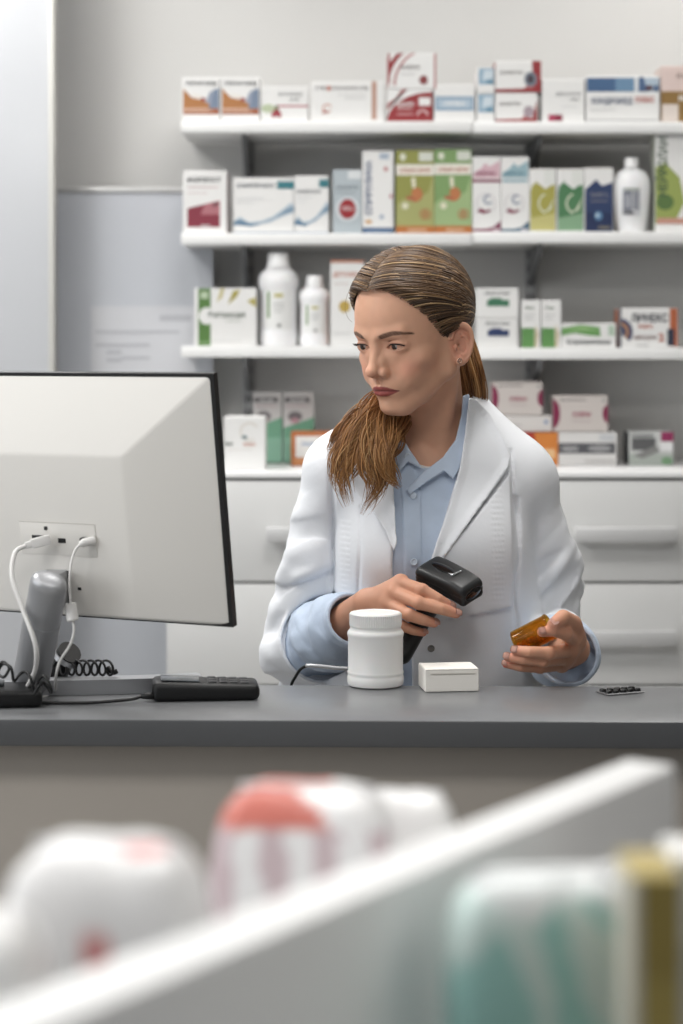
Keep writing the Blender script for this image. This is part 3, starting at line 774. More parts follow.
def onc(px, py, dz=0.0):
    """point on the counter top (height ZC + dz) seen at a pixel"""
    Y = (HC - ZC - dz) * F / (py - HORIZON)
    return Vector(((px - 341.5) * Y / F, Y, ZC + dz))

# ---------------------------------------------------------------- white tablet jar
c = onc(376, 690)
jar = empty('pill_jar', (c.x, c.y + 0.036, ZC + 0.0005))
tag(jar, 'white plastic pill jar with ribbed screw cap standing on the counter', 'jar')
M_jar = mat('jar_white_plastic', (236, 235, 233), rough=0.32, sss=0.08)
rj = 0.0372
hj = 0.081
lathe('jar_body', [(rj * .90, 0), (rj * .97, .0015), (rj * 1.0, .005), (rj * 1.0, .0125), (rj * .985, .014), (rj * .985, .0165), (rj * 1.0, .018), (rj * .99, .020), (rj * .975, .022), (rj * .975, .066), (rj * .99, .0685), (rj * 1.0, .0705), (rj * .995, .0735), (rj * .95, .076), (rj * .91, .078), (rj * .9, .0815), (rj * .8, .0815)], M_jar, jar, seg=72)
lathe('screw_cap', [(rj * .86, .0812), (rj * .915, .0815), (rj * .92, .0825), (rj * .92, .0835), (rj * .905, .0842), (rj * .905, .0985), (rj * .88, .1005), (rj * .82, .1010), (rj * .8, .1004), (rj * .1, .1004)], M_jar, jar, seg=144, flute=(0.084, 0.0988, 0.0009))
jar.scale = (1, 1, 0.955)

# ---------------------------------------------------------------- small white carton with tuck lid
c = onc(449, 692)
bx = empty('small_carton', (c.x + 0.004, c.y, ZC + 0.0005), R(7))
tag(bx, 'small blank white carton lying on the counter beside the pill jar', 'box')
M_card = mat('white_cardboard', (240, 236, 229), rough=0.6, var=0.01, vscale=40)
bw, bd, bh = 0.070, 0.056, 0.0285
bm = bmesh.new(); add_box(bm, (0, bd / 2, bh / 2), (bw, bd, bh), 0.0006, seg=1)
finish('carton_body', bm, M_card, bx)
bm = bmesh.new()
add_box(bm, (0, bd / 2 - 0.0004, bh + 0.0003), (bw - 0.0008, bd + 0.0006, 0.0007))
add_box(bm, (0.0012, -0.0006, bh - 0.0042), (bw - 0.008, 0.0006, 0.0008))
finish('lid_flap', bm, M_card, bx)
o = boxo('flap_slot', (0.001, -0.0002, bh - 0.0062), (bw - 0.012, 0.0008, 0.0005), mat('carton_slot_shadow', (150, 142, 132), rough=0.8), bx)

# ---------------------------------------------------------------- black blister strip
c = onc(620, 693)
bl_ = empty('blister_pack', (c.x, c.y, ZC + 0.0005), R(24))
tag(bl_, 'small black blister strip of tablets lying flat on the counter', 'blister pack')
M_bl = mat('blister_black', (16, 16, 17), rough=0.3)
bm = bmesh.new(); add_box(bm, (0, 0, 0.0012), (0.056, 0.030, 0.0016), 0.0006, seg=1)
finish('foil', bm, mat('blister_foil', (150, 150, 152), rough=0.3, metal=0.7), bl_)
for i in range(5):
    for j in range(2):
        lathe('pocket', [(.0046, .0019), (.0045, .0042), (.0038, .0054), (.002, .0058)], M_bl, bl_, seg=14, c=(-0.0215 + i * 0.0108, -0.007 + j * 0.014, 0))

# ---------------------------------------------------------------- payment terminal
c0, c1 = onc(152, 704), onc(260, 702)
M_term = mat('terminal_black', (15, 15, 16), rough=0.5, bump=0.05, bscale=900)
d = (c1 - c0); ang = math.atan2(d.y, d.x); L = d.length
tm = empty('card_terminal', ((c0.x + c1.x) / 2, (c0.y + c1.y) / 2 + 0.006, ZC + 0.0005), ang)
tag(tm, 'black handheld card terminal lying on the counter in front of the monitor stand', 'card terminal')
bm = bmesh.new()
dp = 0.066
add_box(bm, (0, dp / 2, 0.0105), (L, dp, 0.021), 0.007, seg=3)
for v in bm.verts:      # wedge: a little taller at the screen end, softly rounded in plan
    if v.co.z > 0.011:
        v.co.z += -0.02 * (v.co.x / L) * 0.25 + 0.001
    k = abs(v.co.x) / (L / 2)
    v.co.y = dp / 2 + (v.co.y - dp / 2) * (1 - 0.10 * k ** 4)
finish('housing', bm, M_term, tm, smooth=True, angle=50)
boxo('screen', (-L * 0.24, dp / 2, 0.0248), (L * 0.36, dp * 0.66, 0.0012), mat('terminal_screen', (70, 74, 78), rough=0.15), tm, 0.0004, rot=Matrix.Rotation(R(2.9), 3, 'Y'))
M_key = mat('terminal_key', (44, 44, 46), rough=0.45)
for i in range(4):
    for j in range(3):
        boxo('key', (L * 0.06 + i * 0.0135, dp * 0.26 + j * 0.0155, 0.0223 - i * 0.0006), (0.0105, 0.0115, 0.0022), M_key, tm, 0.0008)
tubeo('power_lead', [Vector((-L / 2 + 0.004, 0.010, 0.007)), Vector((-L / 2 - 0.012, 0.008, 0.007)), Vector((-L / 2 - 0.03, 0.002, 0.004)), Vector((-L / 2 - 0.08, -0.004, 0.0022)), Vector((-L / 2 - 0.13, 0.0, 0.0022)), Vector((-L / 2 - 0.16, 0.004, 0.0022))], 0.0021, M_black, tm)
bm = bmesh.new(); add_tube(bm, [Vector((-L / 2 + 0.003, 0.010, 0.007)), Vector((-L / 2 - 0.006, 0.0095, 0.007)), Vector((-L / 2 - 0.014, 0.008, 0.0068))], [0.0048, 0.0044, 0.003], 10)
finish('strain_relief', bm, M_black, tm, smooth=True)

# ---------------------------------------------------------------- monitor
M_mw = mat('monitor_white_plastic', (226, 223, 218), rough=0.42, bump=0.02, bscale=1500)
M_mb = mat('monitor_black_bezel', (17, 17, 18), rough=0.35)
M_alu = mat('brushed_aluminium', (168, 169, 172), rough=0.4, metal=0.55)
A = R(26)                                  # the screen looks away from us and to the right
TILT = R(9)
MW, MH = 0.60, 0.315
# monitor axes: u along the width towards the photograph's right, v up along the panel, nrm = outwards from its back
u = Vector((math.cos(A), -math.sin(A), 0))
nb = Vector((-math.sin(A), -math.cos(A), 0))          # back normal, upright
v = Vector((0, 0, 1)) * math.cos(TILT) + nb * math.sin(TILT)
nrm = nb * math.cos(TILT) - Vector((0, 0, 1)) * math.sin(TILT)
BR = P(234, 627, 2.45)                     # lower right corner of the panel
mon = empty('monitor', (BR.x - u.x * 0.3, BR.y - u.y * 0.3 + 0.07, ZC))
tag(mon, 'white-backed desktop monitor with black bezel on a silver stand, seen from behind', 'monitor')
MI = Matrix.Translation(mon.location).inverted()
def mp(a, b, c):
    """point on the monitor: a from its right edge leftwards, b from its lower edge up, c out of its back"""
    return BR - u * a + v * b + nrm * c
def hull(name, faces_pts, m, smooth=False):
    bm = bmesh.new()
    for f in faces_pts:
        bm.faces.new([bm.verts.new(p) for p in f])
    bmesh.ops.remove_doubles(bm, verts=bm.verts[:], dist=1e-6)
    bmesh.ops.recalc_face_normals(bm, faces=bm.faces[:])
    o = finish(name, bm, m, mon)
    o.matrix_parent_inverse = MI
    return o
def frustum(a0, a1, b0, b1, c0, A0, A1, B0, B1, C1):
    lo = [mp(a0, b0, c0), mp(a1, b0, c0), mp(a1, b1, c0), mp(a0, b1, c0)]
    hi = [mp(A0, B0, C1), mp(A1, B0, C1), mp(A1, B1, C1), mp(A0, B1, C1)]
    return [lo, hi] + [[lo[i], lo[(i + 1) % 4], hi[(i + 1) % 4], hi[i]] for i in range(4)]
o = hull('bezel', frustum(0, MW, 0, MH, -0.008, 0.0, MW, 0, MH, 0.002), M_mb)
o = hull('screen', frustum(0.008, MW - 0.008, 0.008, MH - 0.008, -0.0088, 0.008, MW - 0.008, 0.008, MH - 0.008, -0.0078), mat('monitor_screen', (60, 66, 74), rough=0.12, emit=(190, 205, 225), estr=0.5))
def round_hull(name, fr, m, bev):
    bm = bmesh.new()
    for f in fr:
        bm.faces.new([bm.verts.new(p) for p in f])
    bmesh.ops.remove_doubles(bm, verts=bm.verts[:], dist=1e-6)
    bmesh.ops.recalc_face_normals(bm, faces=bm.faces[:])
    bmesh.ops.bevel(bm, geom=bm.edges[:], offset=bev, segments=3, profile=0.5, affect='EDGES')
    o = finish(name, bm, m, mon, smooth=True, angle=60)
    o.matrix_parent_inverse = MI
    return o
PL0 = 0.120     # right edge of the raised centre
shell = round_hull('back_shell', frustum(0.003, MW - 0.003, 0.002, MH - 0.002, 0.0015, PL0, MW - PL0, 0.012, MH - 0.098, 0.034), M_mw, 0.004)
# port recess with sockets
def on_back(name, a, b, sa, sb, c, t, m, bev=0.0):
    M3 = Matrix((( -u).to_tuple(), v.to_tuple(), nrm.to_tuple())).transposed()
    if M3.determinant() < 0:
        M3 = Matrix((u.to_tuple(), v.to_tuple(), nrm.to_tuple())).transposed()
    o = boxo(name, mp(a, b, c), (sa, sb, t), m, mon, bev, rot=M3)
    o.matrix_parent_inverse = MI
    return o
CB = 0.0345
M_lines = mat('monitor_seam', (186, 182, 176), rough=0.6)
PR = 0.168
on_back('port_plate', PR + 0.055, 0.1095, 0.113, 0.042, CB, 0.0008, mat('port_plate', (216, 213, 208), rough=0.5), 0.0003)
on_back('port_seam', PR + 0.055, 0.1303, 0.113, 0.0008, CB + 0.0004, 0.0006, M_lines)
on_back('socket', PR + 0.083, 0.109, 0.021, 0.009, CB + 0.0006, 0.0014, M_black, 0.0004)
on_back('socket', PR + 0.049, 0.108, 0.011, 0.006, CB + 0.0006, 0.0014, M_black, 0.0004)
on_back('socket', PR + 0.0715, 0.123, 0.0048, 0.0048, CB + 0.0006, 0.0012, M_black, 0.0012)
on_back('socket', PR + 0.013, 0.109, 0.0165, 0.0095, CB + 0.0006, 0.0014, M_black, 0.003)
on_back('lock_slot', PR + 0.0295, 0.047, 0.0046, 0.0032, CB + 0.0003, 0.001, M_black)
on_back('stand_mount', PR + 0.060, 0.048, 0.034, 0.042, CB - 0.001, 0.006, mat('mount_dark', (40, 40, 42), rough=0.4), 0.001)
# stand: tilt arm, leaning neck and curved foot
mcen = mp(PR + 0.060, 0.048, CB)
top = P(52, 584, 2.42)
foot = onc(28, 700)
foot = Vector((foot.x, 2.52, ZC + 0.012))
topc = Vector((mcen.x - 0.018, mcen.y - 0.030, mcen.z - 0.004))
def oval_tube(name, a, b, r1, r2, m, seg=28, cap_round=True):
    bm = bmesh.new()
    t = (b - a).normalized()
    s1 = Vector((0.93, -0.36, 0)); s1 = (s1 - t * s1.dot(t)).normalized()
    s2 = t.cross(s1)
    rings = []
    Ln = (b - a).length
    prof = [(0, 1), (Ln - 0.012, 1), (Ln - 0.007, 0.95), (Ln - 0.003, 0.82), (Ln - 0.001, 0.55), (Ln, 0.2)] if cap_round else [(0, 1), (Ln, 1)]
    for q, k in prof:
        rings.append([bm.verts.new(a + t * q + (s1 * math.cos(th) * r1 + s2 * math.sin(th) * r2) * k) for th in [2 * math.pi * i / seg for i in range(seg)]])
    for i in range(len(rings) - 1):
        for k in range(seg):
            k2 = (k + 1) % seg
            bm.faces.new((rings[i][k], rings[i][k2], rings[i + 1][k2], rings[i + 1][k]))
    bm.faces.new(list(reversed(rings[0]))); bm.faces.new(rings[-1])
    bmesh.ops.recalc_face_normals(bm, faces=bm.faces[:])
    o = finish(name, bm, m, mon, smooth=True, angle=50)
    o.matrix_parent_inverse = MI
    return o
NB = Vector((P(30, 690, 2.565).x, 2.565, ZC + 0.013))
NT = P(50, 578, 2.425)
oval_tube('neck', NB, NT, 0.0235, 0.017, M_alu)
cc = (NB * 0.38 + NT * 0.62)
oval_tube('neck_sleeve', NB, cc, 0.0241, 0.0176, M_alu, cap_round=False)
bm = bmesh.new()
hd = NT + (NB - NT).normalized() * 0.026
dv = mcen - hd
ax = dv.normalized(); sx = Vector((0, 0, 1)); sx = (sx - ax * sx.dot(ax)).normalized()
M3 = Matrix((ax.cross(sx).to_tuple(), sx.to_tuple(), (-ax).to_tuple())).transposed()
if M3.determinant() < 0: M3 = Matrix((sx.cross(ax).to_tuple(), sx.to_tuple(), (-ax).to_tuple())).transposed()
add_box(bm, (hd + mcen) / 2, (0.026, 0.044, dv.length), 0.003, rot=M3)
o = finish('tilt_arm', bm, M_alu, mon, smooth=True, angle=40); o.matrix_parent_inverse = MI
# foot: flat bar swept in a V, front leg visible to the right
def bar(name, pts, w, h, m):
    bm = bmesh.new()
    rings = []
    for i, p in enumerate(pts):
        t = (pts[min(i + 1, len(pts) - 1)] - pts[max(i - 1, 0)]).normalized()
        s = Vector((-t.y, t.x, 0)).normalized() * w / 2
        rings.append([bm.verts.new(q) for q in (p - s, p + s, p + s + Vector((0, 0, h)), p - s + Vector((0, 0, h)))])
    for i in range(len(rings) - 1):
        for k in range(4):
            k2 = (k + 1) % 4
            bm.faces.new((rings[i][k], rings[i][k2], rings[i + 1][k2], rings[i + 1][k]))
    bm.faces.new(list(reversed(rings[0]))); bm.faces.new(rings[-1])
    bmesh.ops.recalc_face_normals(bm, faces=bm.faces[:])
    o = finish(name, bm, m, mon); o.matrix_parent_inverse = MI
    return o
f0 = Vector((NB.x - 0.01, NB.y, ZC + 0.0006)); f1 = onc(125, 693); f2 = onc(200, 690)
bar('foot_leg', smooth_path([f0, Vector((f1.x, f1.y + 0.004, ZC + 0.0006)), Vector((f2.x, f2.y + 0.004, ZC + 0.0006))], 16), 0.030, 0.019, M_alu)
g1 = Vector((NB.x - 0.12, NB.y - 0.02, ZC + 0.0006)); g2 = Vector((NB.x - 0.26, NB.y + 0.06, ZC + 0.0006))
bar('foot_leg', smooth_path([f0, g1, g2], 12), 0.034, 0.015, M_alu)

# cables plugged into the monitor: white display cable and white power lead with ferrite bead
M_wc = mat('white_cable', (224, 222, 220), rough=0.4)
def plug(name, px0, px1, r, sq, par, Y0=None):
    bm = bmesh.new()
    add_tube(bm, [px0, px0.lerp(px1, .25), px0.lerp(px1, .3), px1], [r * .55, r * .6, r, r], 14)
    return finish(name, bm, M_wc, par, smooth=True, angle=40)
s1 = mp(PR + 0.0815, 0.109, CB + 0.004)
YK = s1.y
cab1 = empty('display_cable', (s1.x, 2.47, ZC))
tag(cab1, 'thick white display cable curving from the monitor down to the counter', 'cable')
CI = Matrix.Translation(cab1.location).inverted()
pa, pb = P(24, 546, YK - 0.020), P(51, 539, YK - 0.014)
bm = bmesh.new()
ax = (pb - pa).normalized(); upv = Vector((0, 0, 1)); sd = ax.cross(upv).normalized(); upv = sd.cross(ax)
M3 = Matrix((ax.to_tuple(), sd.to_tuple(), upv.to_tuple())).transposed()
if M3.determinant() < 0: M3 = Matrix((ax.to_tuple(), (-sd).to_tuple(), upv.to_tuple())).transposed()
add_box(bm, pa.lerp(pb, .62), ((pb - pa).length * .72, 0.010, 0.0125), 0.002, rot=M3)
add_box(bm, pa.lerp(pb, .18), ((pb - pa).length * .3, 0.0075, 0.009), 0.002, rot=M3)
o = finish('connector', bm, M_wc, cab1, smooth=True, angle=40); o.matrix_parent_inverse = CI
o = tubeo('cord', [P(26, 545.5, YK - .020), P(15, 553, YK - .03), P(12, 577, YK - .045), P(22, 607, YK - .055), P(35, 643, YK - .065), P(36, 666, YK - .045), P(30, 682, 2.49), Vector((P(23, 692, 2.548).x, 2.548, ZC + .004))], 0.0031, M_wc, cab1, n=60)
o.matrix_parent_inverse = CI
s2 = mp(PR + 0.013, 0.109, CB + 0.003)
cab2 = empty('power_lead', (s2.x, 2.45, ZC))
tag(cab2, 'thin white power lead with cylindrical ferrite bead hanging from the monitor', 'cable')
C2 = Matrix.Translation(cab2.location).inverted()
YK = s2.y
bm = bmesh.new(); add_tube(bm, [P(80, 544.5, YK - .012), P(83, 543, YK - .012), P(94, 540.5, YK - .004)], [.0035, .0053, .0055], 14)
o = finish('connector', bm, M_wc, cab2, smooth=True, angle=45); o.matrix_parent_inverse = C2
bend = [P(81, 544, YK - .012), P(76, 549, YK - .014), P(71.5, 562, YK - .018), P(69.5, 585, YK - .022), P(71.5, 612, YK - .028), P(74, 630, YK - .03), P(70, 645, YK - .03), P(60, 661, YK - .02), P(56, 676, YK - .005)]
eb = onc(54, 693, 0.002); bend.append(eb)
e2 = onc(38, 698, 0.002); bend.append(e2)
o = tubeo('cord', bend, 0.0017, M_wc, cab2, n=70); o.matrix_parent_inverse = C2
bm = bmesh.new(); a_, b_ = P(70, 603, YK - .026), P(73, 621, YK - .0295)
add_tube(bm, [a_, a_.lerp(b_, .06), a_.lerp(b_, .94), b_], [.0062, .0075, .0075, .0062], 20)
o = finish('ferrite_bead', bm, M_wc, cab2, smooth=True, angle=40); o.matrix_parent_inverse = C2

# ---------------------------------------------------------------- black telephone base, cut by the left edge, and its coiled cord
M_ph = mat('phone_black', (20, 20, 21), rough=0.42)
pc = onc(4, 708)
ph = empty('desk_phone', (pc.x, pc.y + 0.03, ZC + 0.0005), R(8))
tag(ph, 'black desk telephone base cut off by the left edge of the photo', 'telephone')
bm = bmesh.new(); add_box(bm, (-0.02, 0, 0.011), (0.125, 0.075, 0.021), 0.006, seg=3)
for q in bm.verts:
    if q.co.z > 0.012: q.co.z += -0.05 * (q.co.x) * 0.4
finish('base', bm, M_ph, ph, smooth=True, angle=50)
boxo('display', (-0.03, 0.01, 0.024), (0.05, 0.03, 0.004), mat('phone_display', (60, 64, 66), rough=0.2), ph, 0.001)
# second handset standing behind the monitor neck, seen as a black wedge, with its coiled cord lying behind the foot
hs = empty('phone_handset', (onc(66, 682).x, onc(66, 682).y, ZC + 0.0005))
tag(hs, 'black telephone handset leaning behind the silver monitor neck', 'handset')
HI = Matrix.Translation(hs.location).inverted()
bm = bmesh.new()
hY = 2.612
add_tube(bm, smooth_path([P(50, 681, hY), P(57, 673, hY - .004), P(64, 660, hY - .012), P(70, 652, hY - .022)], 14), [0.012] * 4 + [0.0145] * 7 + [0.016] * 4, 16)
o = finish('grip', bm, M_ph, hs, smooth=True, angle=50); o.matrix_parent_inverse = HI
bm = bmesh.new(); add_tube(bm, [P(64, 661, hY - .018), P(66.5, 657, hY - .019)], [.0167, .0167], 20)
o = finish('silver_band', bm, M_alu, hs, smooth=True, angle=40); o.matrix_parent_inverse = HI
bm = bmesh.new(); add_box(bm, P(54, 680.6, hY + .004), (0.022, 0.03, 0.018), 0.004)
o = finish('cradle', bm, M_ph, hs, smooth=True, angle=40); o.matrix_parent_inverse = HI
# coil
def coil(a, b, turns, r, wire, name, par, inv):
    n = turns * 16
    pts = []
    for i in range(n + 1):
        th = 2 * math.pi * i / 16
        pts.append(a.lerp(b, i / n) + Vector((-0.75 * r * math.cos(th), 0.5 * r * math.cos(th) + 0.002 * math.sin(th), r * math.sin(th))))
    bm = bmesh.new(); add_tube(bm, pts, wire, 6)
    o = finish(name, bm, M_black, par, smooth=True); o.matrix_parent_inverse = inv
    return o
ca = onc(56, 678); cb = onc(116, 678)
cd = empty('coiled_cord', (ca.x, ca.y, ZC))
tag(cd, 'black coiled telephone cord lying behind the monitor foot', 'cord')
CI3 = Matrix.Translation(cd.location).inverted()
za = ZC + 0.0315
coil(Vector((P(58, 0, 2.585).x, 2.585, za)), Vector((P(112, 0, 2.583).x, 2.583, za)), 7, 0.0093, 0.0017, 'coil', cd, CI3)
pe = Vector((P(112, 0, 2.583).x, 2.583, za))
o = tubeo('plug_end', [pe + Vector((-.006, .004, 0)), pe + Vector((.001, .0, -.006)), pe + Vector((.007, 0, -.004))], 0.0034, M_black, cd, n=8); o.matrix_parent_inverse = CI3
cd2 = empty('coiled_cord', (onc(10, 690).x, onc(10, 690).y, ZC))
tag(cd2, 'black looped cord in front of the silver monitor neck', 'cord')
CI4 = Matrix.Translation(cd2.location).inverted()
yy = 2.44
lp = []
for i, (x, y) in enumerate([(-4, 668), (3, 662), (9, 668), (4, 677), (-2, 673), (3, 664), (11, 668), (14, 681), (20, 674), (26, 672), (31, 679), (34, 690), (38, 681), (44, 676), (50, 686), (51, 693), (44, 683), (38, 687), (34, 695)]):
    lp.append(P(x, y, yy + 0.006 * math.sin(i * 1.7)))
o = tubeo('loop', lp, 0.0019, M_black, cd2, n=120, seg=6); o.matrix_parent_inverse = CI4
# ================================================================ implicit modelling (signed distance volumes -> mesh)
def smin(a, b, k):
    if k <= 0: return np.minimum(a, b)
    h = np.clip(0.5 + 0.5 * (b - a) / k, 0, 1)
    return b + (a - b) * h - k * h * (1 - h)

def smax(a, b, k):
    return -smin(-a, -b, k)

class Vol:
    def __init__(s, lo, hi, h, fill=None):
        s.lo = np.array(lo, float); s.h = h
        s.n = np.ceil((np.array(hi) - s.lo) / h).astype(int) + 1
        s.ax = [(s.lo[i] + h * np.arange(s.n[i])).astype(np.float32) for i in range(3)]
        s.d = np.full(tuple(s.n), 1e3 * h if fill is None else fill, np.float32)
    def win(s, lo, hi):
        a = np.clip(np.floor((np.array(lo) - s.lo) / s.h).astype(int), 0, s.n)
        b = np.clip(np.ceil((np.array(hi) - s.lo) / s.h).astype(int) + 1, 0, s.n)
        sl = tuple(slice(a[i], b[i]) for i in range(3))
        return sl, (s.ax[0][sl[0]][:, None, None], s.ax[1][sl[1]][None, :, None], s.ax[2][sl[2]][None, None, :])
    def full(s):
        return (s.ax[0][:, None, None], s.ax[1][None, :, None], s.ax[2][None, None, :])
    def op(s, fn, bb=None, k=0.0, mode='add', pad=None):
        if bb is None:
            sl = (slice(None),) * 3; g = s.full()
        else:
            p = (pad if pad is not None else 2.0 * k + 3 * s.h)
            sl, g = s.win(np.array(bb[0]) - p, np.array(bb[1]) + p)
        if 0 in s.d[sl].shape: return
        v = fn(*g).astype(np.float32)
        if mode == 'add': s.d[sl] = smin(s.d[sl], v, k)
        elif mode == 'sub': s.d[sl] = smax(s.d[sl], -v, k)
        elif mode == 'int': s.d[sl] = smax(s.d[sl], v, k)
    # ---- primitives
    def ell(s, c, r, k=0.0, mode='add', rot=None):
        c = np.array(c, float); r = np.array(r, float)
        m = r.max()
        s.op(f_ell(c, r, rot), (c - m, c + m) if rot is not None else (c - r, c + r), k, mode)
    def cap(s, a, b, ra, rb=None, k=0.0, mode='add'):
        rb = ra if rb is None else rb
        a = np.array(a, float); b = np.array(b, float); m = max(ra, rb)
        s.op(f_cap(a, b, ra, rb), (np.minimum(a, b) - m, np.maximum(a, b) + m), k, mode)
    def chain(s, pts, rs, k=0.0, mode='add'):
        """polyline of tapering capsules, united first so the joint stays smooth"""
        pts = [np.array(p, float) for p in pts]
        m = max(rs)
        fs = [f_cap(pts[i], pts[i + 1], rs[i], rs[i + 1]) for i in range(len(pts) - 1)]
        def fn(X, Y, Z):
            d = fs[0](X, Y, Z)
            for f in fs[1:]: d = np.minimum(d, f(X, Y, Z))
            return d
        q = np.array(pts)
        s.op(fn, (q.min(0) - m, q.max(0) + m), k, mode)

def f_ell(c, r, rot=None):
    def fn(X, Y, Z):
        x, y, z = X - c[0], Y - c[1], Z - c[2]
        if rot is not None:
            x, y, z = (rot[0][0] * x + rot[0][1] * y + rot[0][2] * z, rot[1][0] * x + rot[1][1] * y + rot[1][2] * z, rot[2][0] * x + rot[2][1] * y + rot[2][2] * z)
        k0 = np.sqrt((x / r[0]) ** 2 + (y / r[1]) ** 2 + (z / r[2]) ** 2)
        k1 = np.sqrt((x / r[0] ** 2) ** 2 + (y / r[1] ** 2) ** 2 + (z / r[2] ** 2) ** 2) + 1e-9
        return np.where(k0 < 1e-4, -min(r), k0 * (k0 - 1) / k1)
    return fn

def f_cap(a, b, ra, rb):
    ba = b - a; L2 = float(ba @ ba) + 1e-12
    def fn(X, Y, Z):
        t = np.clip(((X - a[0]) * ba[0] + (Y - a[1]) * ba[1] + (Z - a[2]) * ba[2]) / L2, 0, 1)
        return np.sqrt((X - a[0] - ba[0] * t) ** 2 + (Y - a[1] - ba[1] * t) ** 2 + (Z - a[2] - ba[2] * t) ** 2) - (ra + (rb - ra) * t)
    return fn

def poly2d(pts):
    """signed distance to a polygon in two coordinates (broadcast arrays)"""
    pts = np.array(pts, float)
    def fn(A, B):
        d = None; s = None
        n = len(pts)
        j = n - 1
        for i in range(n):
            e = pts[j] - pts[i]
            wx, wy = A - pts[i][0], B - pts[i][1]
            t = np.clip((wx * e[0] + wy * e[1]) / (e @ e), 0, 1)
            q = (wx - e[0] * t) ** 2 + (wy - e[1] * t) ** 2
            d = q if d is None else np.minimum(d, q)
            c1 = B >= pts[i][1]; c2 = B < pts[j][1]; c3 = e[0] * wy > e[1] * wx
            fl = (c1 & c2 & c3) | (~c1 & ~c2 & ~c3)
            s = fl if s is None else (s ^ fl)
            j = i
        return np.where(s, -1, 1) * np.sqrt(d)
    return fn

def vnoise(X, Y, Z, seed=0):
    """smooth value noise in 3-D on broadcast coordinate arrays, range about -1..1"""
    rs = np.random.RandomState(seed)
    T = rs.uniform(-1, 1, (32, 32, 32)).astype(np.float32)
    X, Y, Z = np.broadcast_arrays(X, Y, Z)
    out = 0
    xi, yi, zi = np.floor(X).astype(int), np.floor(Y).astype(int), np.floor(Z).astype(int)
    fx, fy, fz = X - xi, Y - yi, Z - zi
    fx = fx * fx * (3 - 2 * fx); fy = fy * fy * (3 - 2 * fy); fz = fz * fz * (3 - 2 * fz)
    xi &= 31; yi &= 31; zi &= 31
    x1, y1, z1 = (xi + 1) & 31, (yi + 1) & 31, (zi + 1) & 31
    def l(a, b, t): return a + (b - a) * t
    return l(l(l(T[xi, yi, zi], T[x1, yi, zi], fx), l(T[xi, y1, zi], T[x1, y1, zi], fx), fy),
             l(l(T[xi, yi, z1], T[x1, yi, z1], fx), l(T[xi, y1, z1], T[x1, y1, z1], fx), fy), fz)

def surface_nets(d, lo, h):
    """naive surface nets: vertices (n,3), quads (m,4)"""
    s = d < 0
    nx, ny, nz = d.shape
    cnt = np.zeros((nx - 1, ny - 1, nz - 1), np.uint8)
    for i in (0, 1):
        for j in (0, 1):
            for k in (0, 1):
                cnt += s[i:nx - 1 + i, j:ny - 1 + j, k:nz - 1 + k]
    act = (cnt > 0) & (cnt < 8)
    ii = np.argwhere(act)
    vid = np.full(act.shape, -1, np.int64)
    vid[act] = np.arange(len(ii))
    cor = np.array([(i, j, k) for i in (0, 1) for j in (0, 1) for k in (0, 1)])
    val = np.stack([d[ii[:, 0] + c[0], ii[:, 1] + c[1], ii[:, 2] + c[2]] for c in cor], 1)
    acc = np.zeros((len(ii), 3)); num = np.zeros(len(ii))
    for a in range(8):
        for b in range(a + 1, 8):
            if np.abs(cor[a] - cor[b]).sum() != 1: continue
            m = (val[:, a] < 0) != (val[:, b] < 0)
            t = val[:, a] / (val[:, a] - val[:, b] + 1e-20)
            t = np.where(m, t, 0)
            acc += m[:, None] * (cor[a] + (cor[b] - cor[a]) * t[:, None])
            num += m
    V = lo + h * (ii + acc / num[:, None])
    Q = []
    for ax in range(3):
        a1, a2 = (ax + 1) % 3, (ax + 2) % 3
        s0 = np.moveaxis(s, ax, 0)
        ch = s0[:-1] != s0[1:]
        e = np.argwhere(ch)
        # back to xyz order
        perm = [ax] + [q for q in range(3) if q != ax]
        xyz = np.zeros_like(e)
        for c, q in enumerate(perm): xyz[:, q] = e[:, c]
        ok = (xyz[:, a1] > 0) & (xyz[:, a2] > 0) & (xyz[:, a1] < d.shape[a1] - 1) & (xyz[:, a2] < d.shape[a2] - 1)
        xyz = xyz[ok]
        def g(o1, o2):
            q = xyz.copy(); q[:, a1] -= o1; q[:, a2] -= o2
            return vid[q[:, 0], q[:, 1], q[:, 2]]
        q = np.stack([g(1, 1), g(0, 1), g(0, 0), g(1, 0)], 1)
        ins = s[xyz[:, 0], xyz[:, 1], xyz[:, 2]]
        q[~ins] = q[~ins][:, ::-1]
        Q.append(q)
    Q = np.concatenate(Q)
    Q = Q[(Q >= 0).all(1)]
    return V, Q

def keep_big(V, Q, frac=0.08):
    """drop loose specks: keep the pieces with at least frac of the vertices"""
    lab = np.arange(len(V))
    while True:
        m = lab[Q].min(1)
        new = lab.copy()
        for k in range(4): np.minimum.at(new, Q[:, k], m)
        new = new[new]
        if (new == lab).all(): break
        lab = new
    cnt = np.bincount(lab, minlength=len(V))
    ok = cnt[lab] >= frac * len(V)
    Q = Q[ok[Q[:, 0]]]
    idx = np.cumsum(ok) - 1
    return V[ok], idx[Q]

def relax(V, Q, it=1, f=0.5):
    """a little Laplacian smoothing to take off the voxel steps"""
    for _ in range(it):
        acc = np.zeros_like(V); num = np.zeros(len(V))
        for a, b in ((0, 1), (1, 2), (2, 3), (3, 0)):
            np.add.at(acc, Q[:, a], V[Q[:, b]]); np.add.at(num, Q[:, a], 1)
            np.add.at(acc, Q[:, b], V[Q[:, a]]); np.add.at(num, Q[:, b], 1)
        V = V * (1 - f) + f * acc / np.maximum(num, 1)[:, None]
    return V

